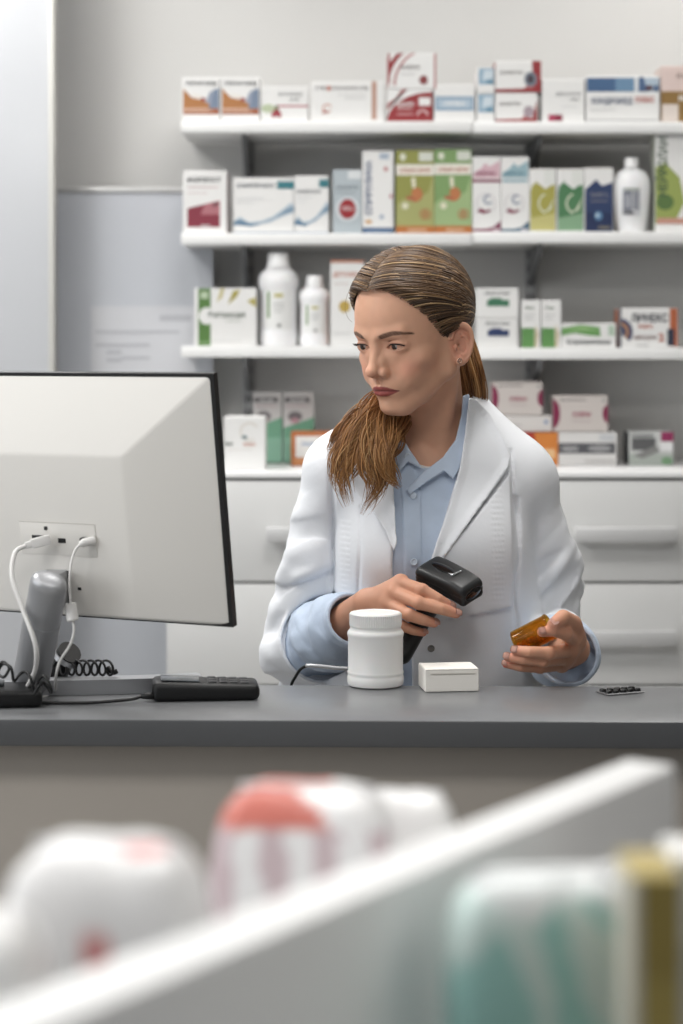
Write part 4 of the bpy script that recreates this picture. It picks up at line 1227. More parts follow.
def mesh_from(name, V, Q, mats, parent=None, colors=None, smooth=True):
    me = bpy.data.meshes.new(name)
    Q = np.asarray(Q)
    k = Q.shape[1]
    me.vertices.add(len(V)); me.vertices.foreach_set('co', np.asarray(V, np.float32).ravel())
    me.loops.add(Q.size); me.loops.foreach_set('vertex_index', Q.ravel().astype(np.int32))
    me.polygons.add(len(Q))
    me.polygons.foreach_set('loop_start', np.arange(0, Q.size, k, dtype=np.int32))
    me.polygons.foreach_set('loop_total', np.full(len(Q), k, np.int32))
    if smooth: me.polygons.foreach_set('use_smooth', np.ones(len(Q), bool))
    me.update(calc_edges=True)
    for m in (mats if isinstance(mats, (list, tuple)) else [mats]): me.materials.append(m)
    if colors is not None:
        at = me.color_attributes.new('Col', 'FLOAT_COLOR', 'POINT')
        c = np.ones((len(V), 4), np.float32); c[:, :3] = colors
        at.data.foreach_set('color', c.ravel())
    return link(name, me, parent)
# ================================================================ the woman behind the counter
person = empty('person', (0.125, 2.89, 0.0))
tag(person, 'brown-haired woman in white coat and blue shirt standing behind the counter, looking down', 'person')
PI_ = Matrix.Translation(person.location).inverted()
def pp(o):
    o.parent = person
    o.matrix_parent_inverse = PI_
    return o

# ---- head frame: x her left, y forward (face), z up; millimetres
PSI, PIT = R(44), R(16)
HS = 0.965e-3
F0 = np.array([-math.sin(PSI), -math.cos(PSI), 0.0])
LH = np.array([math.cos(PSI), -math.sin(PSI), 0.0])
FH = F0 * math.cos(PIT) - np.array([0, 0, 1.0]) * math.sin(PIT)
UH = np.array([0, 0, 1.0]) * math.cos(PIT) + F0 * math.sin(PIT)
RH = np.stack([LH, FH, UH], 1)            # columns
EYE_W = np.array(P(379.5, 346.5, 2.745))
HC_W = EYE_W - RH @ np.array([0, 73, 0]) * HS
def h2w(p):
    return HC_W + (np.asarray(p) * HS) @ RH.T
def w2h(p):
    return ((np.asarray(p) - HC_W) @ RH) / HS

def wP(px, py, Y):
    return np.array(P(px, py, Y))

# ---- torso under the clothes, in world metres
NECK_B = wP(434, 440, 2.885)
def torso_parts():
    L = []
    L.append((f_ell(wP(434, 535, 2.895), np.array([.130, .098, .19])), 0))
    for sx, a in ((-1, wP(345, 472, 2.895)), (1, wP(516, 484, 2.895))):
        L.append((f_cap(wP(436, 462, 2.905), a, .05, .044), .04))
        L.append((f_cap(wP(437, 418, 2.915), wP(436 + sx * 60, 466 + 4 * sx, 2.90), .036, .033), .05))
        L.append((f_ell(wP(434 + sx * 31, 552, 2.825), np.array([.056, .05, .058])), .04))
    L.append((f_ell(wP(432, 660, 2.90), np.array([.138, .105, .17])), .05))
    return L
TP = torso_parts()
def torso(X, Y, Z):
    d = None
    for f, k in TP:
        v = f(X, Y, Z)
        d = v if d is None else smin(d, v, k)
    return d
NECK_T = h2w([0, -24, -48])
neck_fn = f_cap(NECK_T, NECK_B, .044, .049)

# ---------------------------------------------------------------- head volume
hv = Vol((-98, -118, -212), (98, 116, 128), 1.3)
hv.ell((0, -8, 36), (73, 92, 77))
hv.ell((0, 20, 6), (64, 62, 78), 14)
hv.ell((0, 28, -28), (57, 50, 62), 14)
hv.ell((0, 34, -66), (43, 42, 36), 16)
hv.ell((0, 65, -89), (22, 18, 15), 14)
for s in (-1, 1):
    hv.cap((s * 51, 2, -52), (s * 14, 58, -92), 15, 12, 14)            # jaw line
    hv.cap((s * 55, -6, -10), (s * 52, 0, -52), 14, 14, 14)
    hv.ell((s * 46, 46, -24), (17, 17, 13), 14)                        # cheekbone
    hv.ell((s * 34, 58, -44), (16, 16, 18), 14)                        # cheek
    hv.cap((s * 10, 79, 16), (s * 40, 66, 20), 7, 6, 12)               # brow ridge
    hv.ell((s * 64, 28, 22), (10, 26, 22), 12, 'sub') if False else None
d_skull = hv.d.copy()
# neck, throat and the top of the chest
hv.cap((0, -22, -46), w2h(NECK_B), 44, 50, 20)
for s in (-1, 1):
    hv.cap((s * 48, -26, -38), w2h(wP(430 + s * 8, 466, 2.845)), 11, 8, 14)   # neck muscles to the breastbone
Xl, Yl, Zl = hv.full()
def to_world(X, Y, Z):
    return [HC_W[i] + HS * (RH[i, 0] * X + RH[i, 1] * Y + RH[i, 2] * Z) for i in range(3)]
sl, g = hv.win((-98, -118, -212), (98, 116, -105))
tw = torso(*to_world(*g)) / HS
hv.d[sl] = smin(hv.d[sl], tw.astype(np.float32), 18)
del tw
# collar bones hint + pit of the throat
hv.ell(w2h(wP(430, 462, 2.80)), (9, 9, 9), 8, 'sub')
# eye sockets, lids
EC = [np.array([s * 30.5, 63.6, 0.0]) for s in (-1, 1)]
for s in (-1, 1):
    hv.ell((s * 30.5, 89, 1), (19, 15.5, 11.5), 8, 'sub')
    hv.ell((s * 15, 89, 4), (7, 10, 10), 7, 'sub')
for s, c in zip((-1, 1), EC):
    hv.ell(c + np.array([s * 0.8, 0, 0]), (17.4, 13.9, 13.6), 3.0)
# nose
hv.cap((0, 77, 8), (0, 94.5, -27), 6.6, 7.6, 10)
hv.ell((0, 98.5, -30.5), (9.4, 9.2, 8.2), 6)
for s in (-1, 1):
    hv.ell((s * 9, 81, -24), (6.5, 9, 12), 6)
    hv.ell((s * 12.2, 86.5, -34.5), (6.6, 9.2, 6.8), 3.8)
    hv.ell((s * 26, 76, -50), (7, 5, 14), 7, 'sub') if False else None
hv.cap((0, 92, -39), (0, 84, -44), 4.0, 4.5, 4)
for s in (-1, 1):
    hv.ell((s * 5.6, 92.0, -41.8), (3.2, 5.0, 3.0), 1.6, 'sub')
# mouth: muzzle, lips, line between them
hv.ell((0, 69, -58), (27, 19, 21), 14)
hv.cap((0, 89, -46), (0, 89.5, -52), 2.0, 2.2, 3.0, 'sub')                    # philtrum
LIPU = [np.array(p, float) for p in ((-25.5, 74.7, -63.8), (-13, 83.8, -58.2), (-4.5, 86.8, -56.6), (0, 87, -57.3), (4.5, 86.8, -56.6), (13, 83.8, -58.2), (25.5, 74.7, -63.8))]
LIPL = [np.array(p, float) for p in ((-23, 75.6, -64.8), (-12, 83.2, -65.2), (0, 85.8, -66), (12, 83.2, -65.2), (23, 75.6, -64.8))]
RU = [1.3, 3.2, 3.7, 3.5, 3.7, 3.2, 1.3]
RL = [1.3, 4.3, 5.0, 4.3, 1.3]
hv.chain(LIPU, RU, 2.2)
hv.chain(LIPL, RL, 2.2)
hv.chain([(-25.5, 78.0, -64.4), (-13, 88.8, -61.4), (-4, 91.8, -60.9), (0, 92, -61.4), (4, 91.8, -60.9), (13, 88.8, -61.4), (25.5, 78.0, -64.4)], [1.0, 1.3, 1.5, 1.5, 1.5, 1.3, 1.0], 1.2, 'sub')
hv.ell((0, 88.5, -76.5), (13, 5, 4.5), 6, 'sub')                                  # hollow under the lower lip
# almond openings
def almond(s):
    c = EC[0] if s < 0 else EC[1]
    def fn(X, Y, Z):
        t = ((X - c[0]) * s - 0.8) / 15.0                     # -1 inner corner .. +1 outer corner
        q = np.clip(1 - t * t, 0, None)
        zu = 5.1 * q ** 0.75 * (1 - 0.10 * t) + 0.9 * t - 0.6
        zl = -4.0 * q ** 0.8 * (1 + 0.15 * t) + 0.9 * t - 0.6
        a = np.maximum(Z - zu, zl - Z) * 0.8
        a = np.maximum(a, (np.abs(t) - 1) * 8)
        return np.maximum(np.maximum(a, (c[1] + 2) - Y), -f_ell(c, np.array([16.4, 12.0, 12.6]))(X, Y, Z))
    return fn
for s, c in zip((-1, 1), EC):
    # crease over the upper lid
    pts = []
    for t in np.linspace(-0.5, 1.05, 9):
        zz = 5.1 * max(1 - t * t, 0) ** 0.75 + 4.2 + 0.8 * t
        xx = c[0] + s * t * 14.5
        yy = c[1] + 13.7 * math.sqrt(max(1 - (t * 14.5 / 17) ** 2 - (zz / 14.6) ** 2, 0.02)) + 1.0
        pts.append((xx, yy, zz))
    hv.chain(pts, [0.8] * 9, 1.8, 'sub')
    hv.op(almond(s), (c - (17, 0, 9), c + (17, 26, 9)), 0.7, 'sub')
# ears
def ear(s):
    ca, sa = math.cos(R(24)), math.sin(R(24))
    n = np.array([s * ca, -sa * 0 + 0.30, 0.05]); n /= np.linalg.norm(n)      # outward normal of the ear plate
    q = np.array([0, -0.20, 0.98]); q -= n * (q @ n); q /= np.linalg.norm(q)   # up along the ear
    p = np.cross(q, n) * s; p = p if p[1] < 0 else -p                           # towards the back of the head
    o = np.array([s * 76.0, -14, -20.0])
    def co(X, Y, Z):
        x, y, z = X - o[0], Y - o[1], Z - o[2]
        return (p[0] * x + p[1] * y + p[2] * z, q[0] * x + q[1] * y + q[2] * z, n[0] * x + n[1] * y + n[2] * z)
    def shape(a, b):        # egg outline: broad on top, narrow at the lobe
        wd = 16.5 + 0.13 * b
        return np.sqrt((a / wd) ** 2 + (b / 29.0) ** 2)
    def plate(X, Y, Z):
        a, b, c = co(X, Y, Z)
        r = shape(a, b)
        base = np.maximum((r - 1) * 15, np.abs(c - 0.22 * a + 1.4) - 1.9)
        rim = np.sqrt(((r - 0.90) * 16) ** 2 + (c - 0.22 * a - 2.6) ** 2) - 2.7
        rim = np.where((a < -6) & (b < 6), 9.0, rim)
        anti = np.sqrt(((np.sqrt(((a - 1) / 9.0) ** 2 + ((b + 3) / 15.0) ** 2) - 1) * 10) ** 2 + (c - 0.22 * a - 2.0) ** 2) - 2.1
        anti = np.where((a < -2), 9.0, anti)
        d = smin(smin(base, rim, 2.0), anti, 1.8)
        concha = f_ell(np.array([-3.5, -4.0, 3.0]), np.array([7.0, 10.5, 6.0]))(a, b, c)
        d = smax(d, -concha, 1.5)
        trag = f_ell(np.array([-11.0, -5.0, 2.6]), np.array([3.2, 5.0, 2.6]))(a, b, c)
        lobe = f_ell(np.array([-3.5, -26.0, 0.5]), np.array([7.0, 7.0, 3.4]))(a, b, c)
        return smin(smin(d, trag, 2.0), lobe, 3.0)
    hv.op(plate, (o - (20, 30, 42), o + (20, 30, 42)), 3.0)
    return o, p, q, n
EARS = [ear(-1), ear(1)]
V, Q = surface_nets(hv.d, hv.lo, hv.h)
V = relax(V, Q, 1, 0.4)
# skin colouring: lips, brows, flush, painted shade in the mouth crease
def chain_dist(pts, rs, V):
    d = np.full(len(V), 1e3)
    for i in range(len(pts) - 1):
        d = np.minimum(d, f_cap(np.array(pts[i], float), np.array(pts[i + 1], float), rs[i], rs[i + 1])(V[:, 0], V[:, 1], V[:, 2]))
    return d
def sm(x, a, b):
    t = np.clip((x - a) / (b - a), 0, 1); return t * t * (3 - 2 * t)
base = np.array(lin((215, 165, 137)))
C = np.tile(base, (len(V), 1))
def mixc(C, col_, m):
    return C * (1 - m[:, None]) + np.array(lin(col_)) * m[:, None]
nz = vnoise(V[:, 0] * .12, V[:, 1] * .12, V[:, 2] * .12, 3)
C *= (1 + 0.03 * nz)[:, None]
for s in (-1, 1):
    C = mixc(C, (205, 138, 116), 0.55 * np.exp(-(((V[:, 0] - s * 44) / 17) ** 2 + ((V[:, 2] + 32) / 15) ** 2)) * (V[:, 1] > 20))
    C = mixc(C, (176, 122, 104), 0.5 * np.exp(-(((V[:, 0] - s * 30) / 16) ** 2 + ((V[:, 2] - 2) / 9) ** 2)) * (V[:, 1] > 50))
    o, p, q, n = EARS[0 if s < 0 else 1]
    C = mixc(C, (208, 144, 122), 0.6 * sm(-np.linalg.norm((V - o) / (1, 1.4, 2.2), axis=1), -19, -10))
C = mixc(C, (208, 144, 120), 0.45 * np.exp(-((V[:, 0] / 12) ** 2 + ((V[:, 2] + 32) / 10) ** 2)) * (V[:, 1] > 80))
ax = np.abs(V[:, 0])
zup = np.interp(ax, [0, 4.5, 13, 20, 26], [-54.8, -54.0, -56.2, -60.2, -63.8])
zlo = np.interp(ax, [0, 6, 12, 18, 23, 26], [-71.2, -71.0, -69.8, -67.6, -65.8, -64.4])
lm = sm(np.minimum(zup - V[:, 2], V[:, 2] - zlo), -0.6, 0.7) * sm(-ax, -26.5, -25) * (V[:, 1] > 55)
C = mixc(C, (148, 72, 70), 0.95 * lm)
zmid = np.interp(ax, [0, 4, 13, 27], [-61.4, -60.9, -61.6, -64.4])
C = mixc(C, (92, 44, 42), 0.8 * sm(1.5 - np.abs(V[:, 2] - zmid), 0, 1.2) * sm(-ax, -28, -24) * (V[:, 1] > 55))  # line between the lips: crease shade put into the colour
bx_, bz_ = [13, 22, 35, 45, 55], [15.8, 18.2, 20.6, 19.4, 14.0]
bt = [2.4, 3.2, 2.9, 2.1, 0.9]
ax = np.abs(V[:, 0])
bcen = np.interp(ax, bx_, bz_); bth = np.interp(ax, bx_, bt, left=0.1, right=0.1)
bm_ = sm(bth + 0.6 - np.abs(V[:, 2] - bcen), -0.6, 1.0) * sm(ax, 10.5, 18) * sm(-ax, -56.5, -53) * (V[:, 1] > 40)
bm_ *= 0.86 + 0.14 * vnoise(V[:, 0] * 0.9 + V[:, 2] * .7, V[:, 1] * 0, V[:, 2] * .25, 5)
C = mixc(C, (66, 44, 32), 0.97 * np.clip(bm_, 0, 1))
M_skin = mat('skin', (216, 168, 143), rough=0.48, attr='Col', sss=0.12, spec=0.4, bump=0.06, bscale=1400)
VW = h2w(V)
SKIN = [(VW, Q[:, ::-1], C)]          # the head frame is mirrored, so turn the faces round; joined with arms and hands below

# ---- eyes
M_eye = mat('eye_white', (206, 198, 192), rough=0.12, attr='Col', spec=0.6)
gaze = np.array([-0.26, 0.95, -0.14]); gaze /= np.linalg.norm(gaze)
EV, EQ = [], []
for s, c in zip((-1, 1), EC):
    me = bmesh.new(); bmesh.ops.create_uvsphere(me, u_segments=48, v_segments=32, radius=12.4)
    v = np.array([q.co[:] for q in me.verts]); f = [[q.index for q in fc.verts] for fc in me.faces]
    me.free()
    dn = v / np.linalg.norm(v, axis=1)[:, None]
    ang = np.degrees(np.arccos(np.clip(dn @ gaze, -1, 1)))
    v = v * (1 + 0.035 * np.exp(-(ang / 16) ** 2))[:, None]
    cc = np.tile(np.array(lin((172, 163, 157))), (len(v), 1))
    cc = mixc(cc, (58, 42, 33), sm(-ang, -32, -29)); cc = mixc(cc, (52, 38, 32), sm(-ang, -32, -30) * sm(ang, 24, 30))
    cc = mixc(cc, (10, 8, 8), sm(-ang, -15, -12))
    me = bpy.data.meshes.new('eye')
    me.from_pydata([tuple(q) for q in h2w(v + c)], [], f)
    me.polygons.foreach_set('use_smooth', [True] * len(me.polygons))
    me.materials.append(M_eye)
    at = me.color_attributes.new('Col', 'FLOAT_COLOR', 'POINT')
    at.data.foreach_set('color', np.concatenate([cc, np.ones((len(cc), 1))], 1).astype(np.float32).ravel())
    o = link('eye', me); pp(o)
    # lashes along the upper lid
    bm = bmesh.new()
    for edge, r0, nn in ((1, 0.85, 22), (-1, 0.17, 22)):
        pts = []
        for t in np.linspace(-0.98, 1.0, nn):
            q_ = max(1 - t * t, 0)
            zz = (5.1 * q_ ** 0.75 * (1 - 0.10 * t) if edge > 0 else -4.0 * q_ ** 0.8 * (1 + 0.15 * t)) + 0.9 * t - 0.6
            xx = s * (t * 15.0 + 0.8)
            yy = 13.9 * math.sqrt(max(1 - ((xx - s * .8) / 17.4) ** 2 - (zz / 13.6) ** 2, 0.02))
            pts.append(c + np.array([xx, yy + 0.1, zz - 0.1 * edge]))
        W_ = [Vector(h2w(p)) for p in pts]
        add_tube(bm, W_, [HS * r0 * (0.35 + 0.65 * math.sin(math.pi * min(1, (i + 1) / nn * 1.0)) ** 0.5 + (0.4 * i / nn if edge > 0 else 0)) for i in range(nn)], 6)
        if edge > 0:
            for i in range(4, nn):
                b0 = pts[i]; ln = 2.5 + 4.5 * i / nn
                dr = np.array([s * (0.15 + 0.75 * i / nn), 0.75, 0.25 + 0.3 * i / nn]); dr /= np.linalg.norm(dr)
                p1 = b0 + dr * ln * .6 + np.array([0, 0, -0.3]); p2 = b0 + dr * ln + np.array([0, 0, 1.0])
                add_tube(bm, [Vector(h2w(b0)), Vector(h2w(p1)), Vector(h2w(p2))], [HS * .3, HS * .22, HS * .06], 4)
    o = finish('eyelashes', bm, mat('lash_dark', (40, 28, 24), rough=0.6), None, smooth=True); pp(o)

# ---- earring in the visible lobe
o_, p_, q_, n_ = EARS[1]
ec = o_ + p_ * -6.5 + q_ * -24.5 + n_ * 5.0
bm = bmesh.new()
ring = []
for i in range(17):
    th = 2 * math.pi * i / 16
    ring.append(Vector(h2w(ec + p_ * 3.2 * math.cos(th) + q_ * 3.2 * math.sin(th))))
add_tube(bm, ring, 0.0009, 8, cap=False)
r_ = bmesh.ops.create_icosphere(bm, subdivisions=1, radius=0.0012)
bmesh.ops.translate(bm, vec=Vector(h2w(ec)), verts=r_['verts'])
o = finish('earring', bm, mat('rose_gold', (226, 196, 178), rough=0.2, metal=0.9), None, smooth=True); pp(o)

# ---------------------------------------------------------------- hair
def hairline(phi):
    """height of the hair line (mm) at azimuth phi degrees from straight ahead"""
    return np.interp(phi, [0, 14, 30, 45, 56, 64, 71, 77, 82, 88, 100, 112, 130, 180], [90, 88, 80, 64, 47, 27, 6, -8, -4, 12, 14, -28, -58, -66])
sl, g = hv.win((-98, -118, -75), (98, 116, 128))
X, Y, Z = g
phi = np.degrees(np.arctan2(np.abs(X), Y + 12))
hl = Z - hairline(phi)
t = np.clip(0.20 * hl + 0.02 * np.minimum(hl + 20, 0) * 10, -40, 5.5).astype(np.float32)
cd_ = d_skull[sl] - t
cv, cq = surface_nets(cd_, np.array([a[0] for a in (hv.ax[0][sl[0]], hv.ax[1][sl[1]], hv.ax[2][sl[2]])], float), hv.h)
cv = relax(cv, cq, 2, 0.5)
del cd_, hl
M_hair = mat('brown_hair', (110, 80, 55), rough=0.42, attr='Col', spec=0.35)
HAIRV, HAIRQ, HAIRC = [h2w(cv)], [cq[:, ::-1]], [np.tile(np.array(lin((70, 53, 40))), (len(cv), 1))]
HOFF = len(cv)
rs = np.random.RandomState(7)
PAL = np.array([lin(c) for c in ((62, 46, 34), (84, 63, 46), (104, 80, 58), (132, 104, 74), (176, 146, 108))])
PALL = np.array([lin(c) for c in ((122, 84, 52), (142, 100, 62), (160, 114, 70), (176, 130, 84), (194, 154, 108))])
def add_strands(paths, rad, pal, wts, ref=None, seg=5, flat=0.7):
    """paths (N, M, 3) world, rad (N, M); one tube per strand"""
    global HOFF
    paths = np.asarray(paths); N, M, _ = paths.shape
    T = np.gradient(paths, axis=1); T /= np.linalg.norm(T, axis=2)[..., None] + 1e-12
    ref = np.array([0.3, -0.9, 0.2]) if ref is None else ref
    Nn = ref - T * (T * ref).sum(-1)[..., None]
    Nn /= np.linalg.norm(Nn, axis=2)[..., None] + 1e-12
    B = np.cross(T, Nn)
    th = 2 * np.pi * np.arange(seg) / seg
    ring = paths[:, :, None, :] + rad[:, :, None, None] * (B[:, :, None, :] * np.cos(th)[None, None, :, None] + flat * Nn[:, :, None, :] * np.sin(th)[None, None, :, None])
    idx = np.arange(N * M * seg).reshape(N, M, seg)
    a = idx[:, :-1, :]; b = np.roll(idx, -1, 2)[:, :-1, :]; c = np.roll(idx, -1, 2)[:, 1:, :]; d = idx[:, 1:, :]
    q = np.stack([a, b, c, d], -1).reshape(-1, 4)
    ci = rs.choice(len(pal), N, p=wts)
    colr = pal[ci][:, None, None, :] * (1 + 0.12 * rs.randn(N))[:, None, None, None] * np.ones((N, M, seg, 1))
    HAIRV.append(ring.reshape(-1, 3)); HAIRQ.append(q + HOFF); HAIRC.append(np.clip(colr.reshape(-1, 3), 0.002, 1))
    HOFF += N * M * seg
EC_, ER_ = np.array([0, -7, 35.0]), np.array([82.5, 104.5, 91.5])
def nrm_(v): return v / np.linalg.norm(v, axis=-1)[..., None]
TIE = nrm_(((np.array([0, -103, -18.0]) - EC_) / ER_))
def surf_n(p): return nrm_((np.asarray(p, float) - EC_) / ER_)
roots, ctrls = [], []
# from the hair line
for i in range(700):
    ph = rs.uniform(2, 112); s = rs.choice([-1, 1])
    z = float(hairline(ph)) + rs.uniform(0, 1) ** 1.5 * 14
    if 84 < ph < 104: z += 4
    n_z = (z - EC_[2]) / ER_[2]
    if abs(n_z) > 0.98: continue
    hr = math.sqrt(1 - n_z ** 2)
    a = math.radians(ph)
    n0 = nrm_(np.array([s * math.sin(a) * hr * 1.0, math.cos(a) * hr, n_z]))
    roots.append(n0)
    f = max(0, 1 - ph / 80)
    ctrls.append(nrm_(n0 * 0.45 + TIE * 0.25 + np.array([s * (0.55 + 0.25 * f), 0.15 * f, 0.28 - 0.1 * f])))
NHL = len(roots)
# from the parting, running back over the crown
for i in range(620):
    u_ = rs.uniform(0, 1); s = rs.choice([-1, 1], p=[.42, .58])
    y = 81 - 146 * u_ ** 1.2
    n_y = (y - EC_[1]) / ER_[1]
    n0 = nrm_(np.array([s * 0.006, n_y, math.sqrt(max(1 - n_y * n_y, 0.02))]))
    roots.append(n0)
    ctrls.append(nrm_(np.array([s * (0.95 - 0.25 * u_), 0.42 - 0.85 * u_, 0.50 + 0.28 * u_ + rs.uniform(-.08, .05)])))
# a fill layer all over
for i in range(300):
    n0 = nrm_(np.array([rs.uniform(-1, 1), rs.uniform(-.8, .5), rs.uniform(0.1, 1)]))
    ph = math.degrees(math.atan2(abs(n0[0] * ER_[0]), n0[1] * ER_[1] + 5))
    if (EC_ + ER_ * n0)[2] < hairline(ph) + 8: continue
    roots.append(n0); ctrls.append(nrm_(n0 * .6 + TIE * .5 + np.array([np.sign(n0[0]) * .3, 0, .05])))
roots, ctrls = np.array(roots), np.array(ctrls)
M_ = 18
tt = np.linspace(0, 1, M_)[None, :, None]
nn_ = nrm_((1 - tt) ** 2 * roots[:, None] + 2 * tt * (1 - tt) * ctrls[:, None] + tt ** 2 * (TIE + 0.035 * rs.randn(len(roots), 1, 3)))
isp = np.zeros((len(roots), 1, 1)); isp[NHL:NHL + 620] = 1
l0 = 0.905 + 0.05 * isp
lift = l0 + (1 - l0) * np.clip(tt / 0.22, 0, 1) ** 0.7 + 0.012 * rs.uniform(-1, 1, (len(roots), 1, 1)) * np.clip(tt / 0.2, 0, 1)
lift = lift * (1 - 0.05 * np.clip((tt - 0.8) / 0.2, 0, 1))
pth = h2w(EC_ + ER_ * nn_ * lift)
rad = 0.00095 * (0.45 + 0.55 * np.clip(tt[..., 0] / 0.2, 0, 1)) * rs.uniform(0.7, 1.5, (len(roots), 1))
add_strands(pth, np.broadcast_to(rad, (len(roots), M_)), PAL, [.26, .32, .22, .14, .06], ref=None)
# ponytail bundle: from the tie down behind the neck, over her right shoulder to the chest
tie_w = h2w(EC_ + ER_ * TIE)
def bundle(guides, n, spread, r0, pal, wts, M=26, wave=0.0, taper=True, clump=6):
    g = np.array([np.array(p) for p in smooth_path([Vector(p) for p in guides], M - 1)])
    sp = 1.12 * np.interp(np.linspace(0, 1, M), np.linspace(0, 1, len(spread)), spread)
    T = np.gradient(g, axis=0); T /= np.linalg.norm(T, axis=1)[:, None]
    ref = np.array([0.2, -0.95, 0.2])
    A = ref - T * (T @ ref)[:, None]; A /= np.linalg.norm(A, axis=1)[:, None]
    B = np.cross(T, A)
    ang = rs.uniform(0, 2 * np.pi, n); rr = np.sqrt(rs.uniform(0, 1, n))
    cl = rs.randint(0, clump, n); coff = rs.randn(clump, 2)
    s_ = np.linspace(0, 1, M)
    a = (rr * np.cos(ang))[:, None] * 1.0 + coff[cl, 0][:, None] * 0.35 * s_[None] + wave * np.sin(s_[None] * (7 + cl[:, None] % 3) + cl[:, None])
    b = (rr * np.sin(ang))[:, None] * 0.55 + coff[cl, 1][:, None] * 0.2 * s_[None]
    ln = np.clip(rs.uniform(0.62, 1.05, n) * rs.uniform(.85, 1.0, clump)[cl], 0.4, 1.0)
    P_ = g[None] + sp[None, :, None] * (B[None] * a[..., None] + A[None] * b[..., None])
    # vary the length
    out = np.empty_like(P_)
    for i in range(n):
        q = np.linspace(0, ln[i] * (M - 1), M)
        lo = np.floor(q).astype(int); hi = np.minimum(lo + 1, M - 1); f = (q - lo)[:, None]
        out[i] = P_[i, lo] * (1 - f) + P_[i, hi] * f
    rad = r0 * rs.uniform(.7, 1.4, (n, 1)) * (np.clip((1.02 - s_) / 0.25, 0.12, 1)[None] if taper else 1)
    add_strands(out, np.broadcast_to(rad, (n, M)), pal, wts)
back = np.array([.0, .03, 0])
bundle([tie_w + (-.004, .004, .004), tie_w + (.008, .018, -.022), wP(469, 372, 2.865), wP(473, 402, 2.885), wP(460, 430, 2.945)], 300, [.012, .017, .019, .017, .014], .0008, PALL, [.24, .3, .24, .14, .08], wave=.06, taper=False)
wt_ = [.2, .28, .28, .16, .08]
N0 = wP(415, 384, 2.90)
for gd, n, sp in (
        ([N0, wP(398, 400, 2.85), wP(374, 424, 2.795), wP(352, 452, 2.772), wP(342, 478, 2.763), wP(351, 505, 2.76)], 130, [.012, .016, .017, .012, .009, .005]),
        ([N0, wP(397, 402, 2.845), wP(382, 430, 2.785), wP(373, 458, 2.762), wP(377, 486, 2.755), wP(364, 516, 2.755)], 130, [.012, .016, .018, .013, .010, .004]),
        ([N0, wP(398, 403, 2.84), wP(387, 430, 2.78), wP(384, 452, 2.757), wP(390, 474, 2.752), wP(400, 488, 2.75)], 110, [.011, .012, .011, .008, .006, .003]),
        ([N0, wP(394, 400, 2.86), wP(368, 412, 2.82), wP(346, 428, 2.80), wP(333, 446, 2.80), wP(328, 462, 2.802)], 60, [.010, .011, .009, .006, .004, .003]),
        ([N0, wP(398, 402, 2.85), wP(376, 424, 2.79), wP(356, 444, 2.775), wP(342, 462, 2.775), wP(336, 478, 2.78)], 60, [.012, .012, .010, .007, .005, .003])):
    bundle(gd, n * 3, sp, .0006, PALL, wt_, wave=.85, clump=12)
# fine wisp on the forehead side
wis = [[wP(352, 285, 2.76), wP(347, 296, 2.755), wP(345, 308, 2.755), wP(348, 318, 2.757), wP(352, 322, 2.76)]]
for gd in wis:
    g = np.array([np.array(p) for p in smooth_path([Vector(p) for p in gd], 19)])
    add_strands(g[None], np.full((1, 20), .00022), PAL, [0, 0, 1, 0, 0])
hair = mesh_from('hair', np.concatenate(HAIRV), np.concatenate(HAIRQ), M_hair, None, np.concatenate(HAIRC)); pp(hair)
tag(hair, 'long brown hair with lighter streaks, tied back and falling over one shoulder')
# ---------------------------------------------------------------- arms: joints
R_SH, R_EL, R_WR = wP(338, 472, 2.895), wP(304, 652, 2.925), wP(359, 614, 2.745)
L_SH, L_EL, L_WR = wP(519, 487, 2.895), wP(551, 645, 2.925), wP(567, 654, 2.725)
def fold_noise(X, Y, Z, fx, fy, fz, seed, sharp=0.7):
    n = vnoise(X * fx, Y * fy, Z * fz, seed)
    return np.sign(n) * np.abs(n) ** sharp

# ---------------------------------------------------------------- shirt: chest, collar, sleeves
M_shirt = mat('light_blue_cotton', (196, 210, 229), rough=0.75, bump=0.4, bscale=55, var=0.03, vscale=60, sheen=0.1)
M_coat = mat('white_coat_cloth', (236, 238, 242), rough=0.8, bump=0.22, bscale=75, sheen=0.08)
M_tee = mat('white_tshirt', (232, 231, 230), rough=0.8)
YQ = 2.80
def pq(*pts):
    """outline measured at depth YQ, as x, z pairs"""
    return [((a - 341.5) * YQ / F, HC - (b - HORIZON) * YQ / F) for a, b in pts]
xq = lambda px: (px - 341.5) * YQ / F
zq = lambda py: HC - (py - HORIZON) * YQ / F

sv = Vol((xq(372), 2.70, 0.965), (xq(486), 2.95, 1.415), 0.0018)
X, Y, Z = sv.full()
bt_ = torso(X, Y, Z)
nk = neck_fn(X, Y, Z)
bsh = smin(bt_, nk, .03)
fold = 0.0022 * fold_noise(X + .3 * Z, Y * .5, Z, 34, 20, 16, 11)
shirt_d = bsh - 0.009 - fold * np.clip((1.36 - Z) / .05, 0, 1)
vneck = poly2d(pq((396, 385), (398, 425), (407, 448), (421, 468), (438, 468), (454, 452), (463, 432), (470, 385)))(X, Z)
sh = smax(shirt_d, -np.maximum(vneck, Y - 2.93), .002)
# placket: a raised strip with a stitched edge
pl = np.maximum(poly2d(pq((398, 462), (412, 466), (420, 482), (421, 560), (420, 700), (402, 700), (404, 560), (402, 500)))(X, Z), np.abs(shirt_d - .0012) - .0012)
sh = np.minimum(sh, pl)
sh = np.maximum(np.maximum(sh, Y - 2.92), Z - zq(404))
Vs, Qs = keep_big(*surface_nets(sh.astype(np.float32), sv.lo, sv.h))
shirt = mesh_from('shirt', relax(Vs, Qs, 1, .5), Qs, M_shirt); pp(shirt)
tag(shirt, 'light blue button-up shirt, open at the neck')
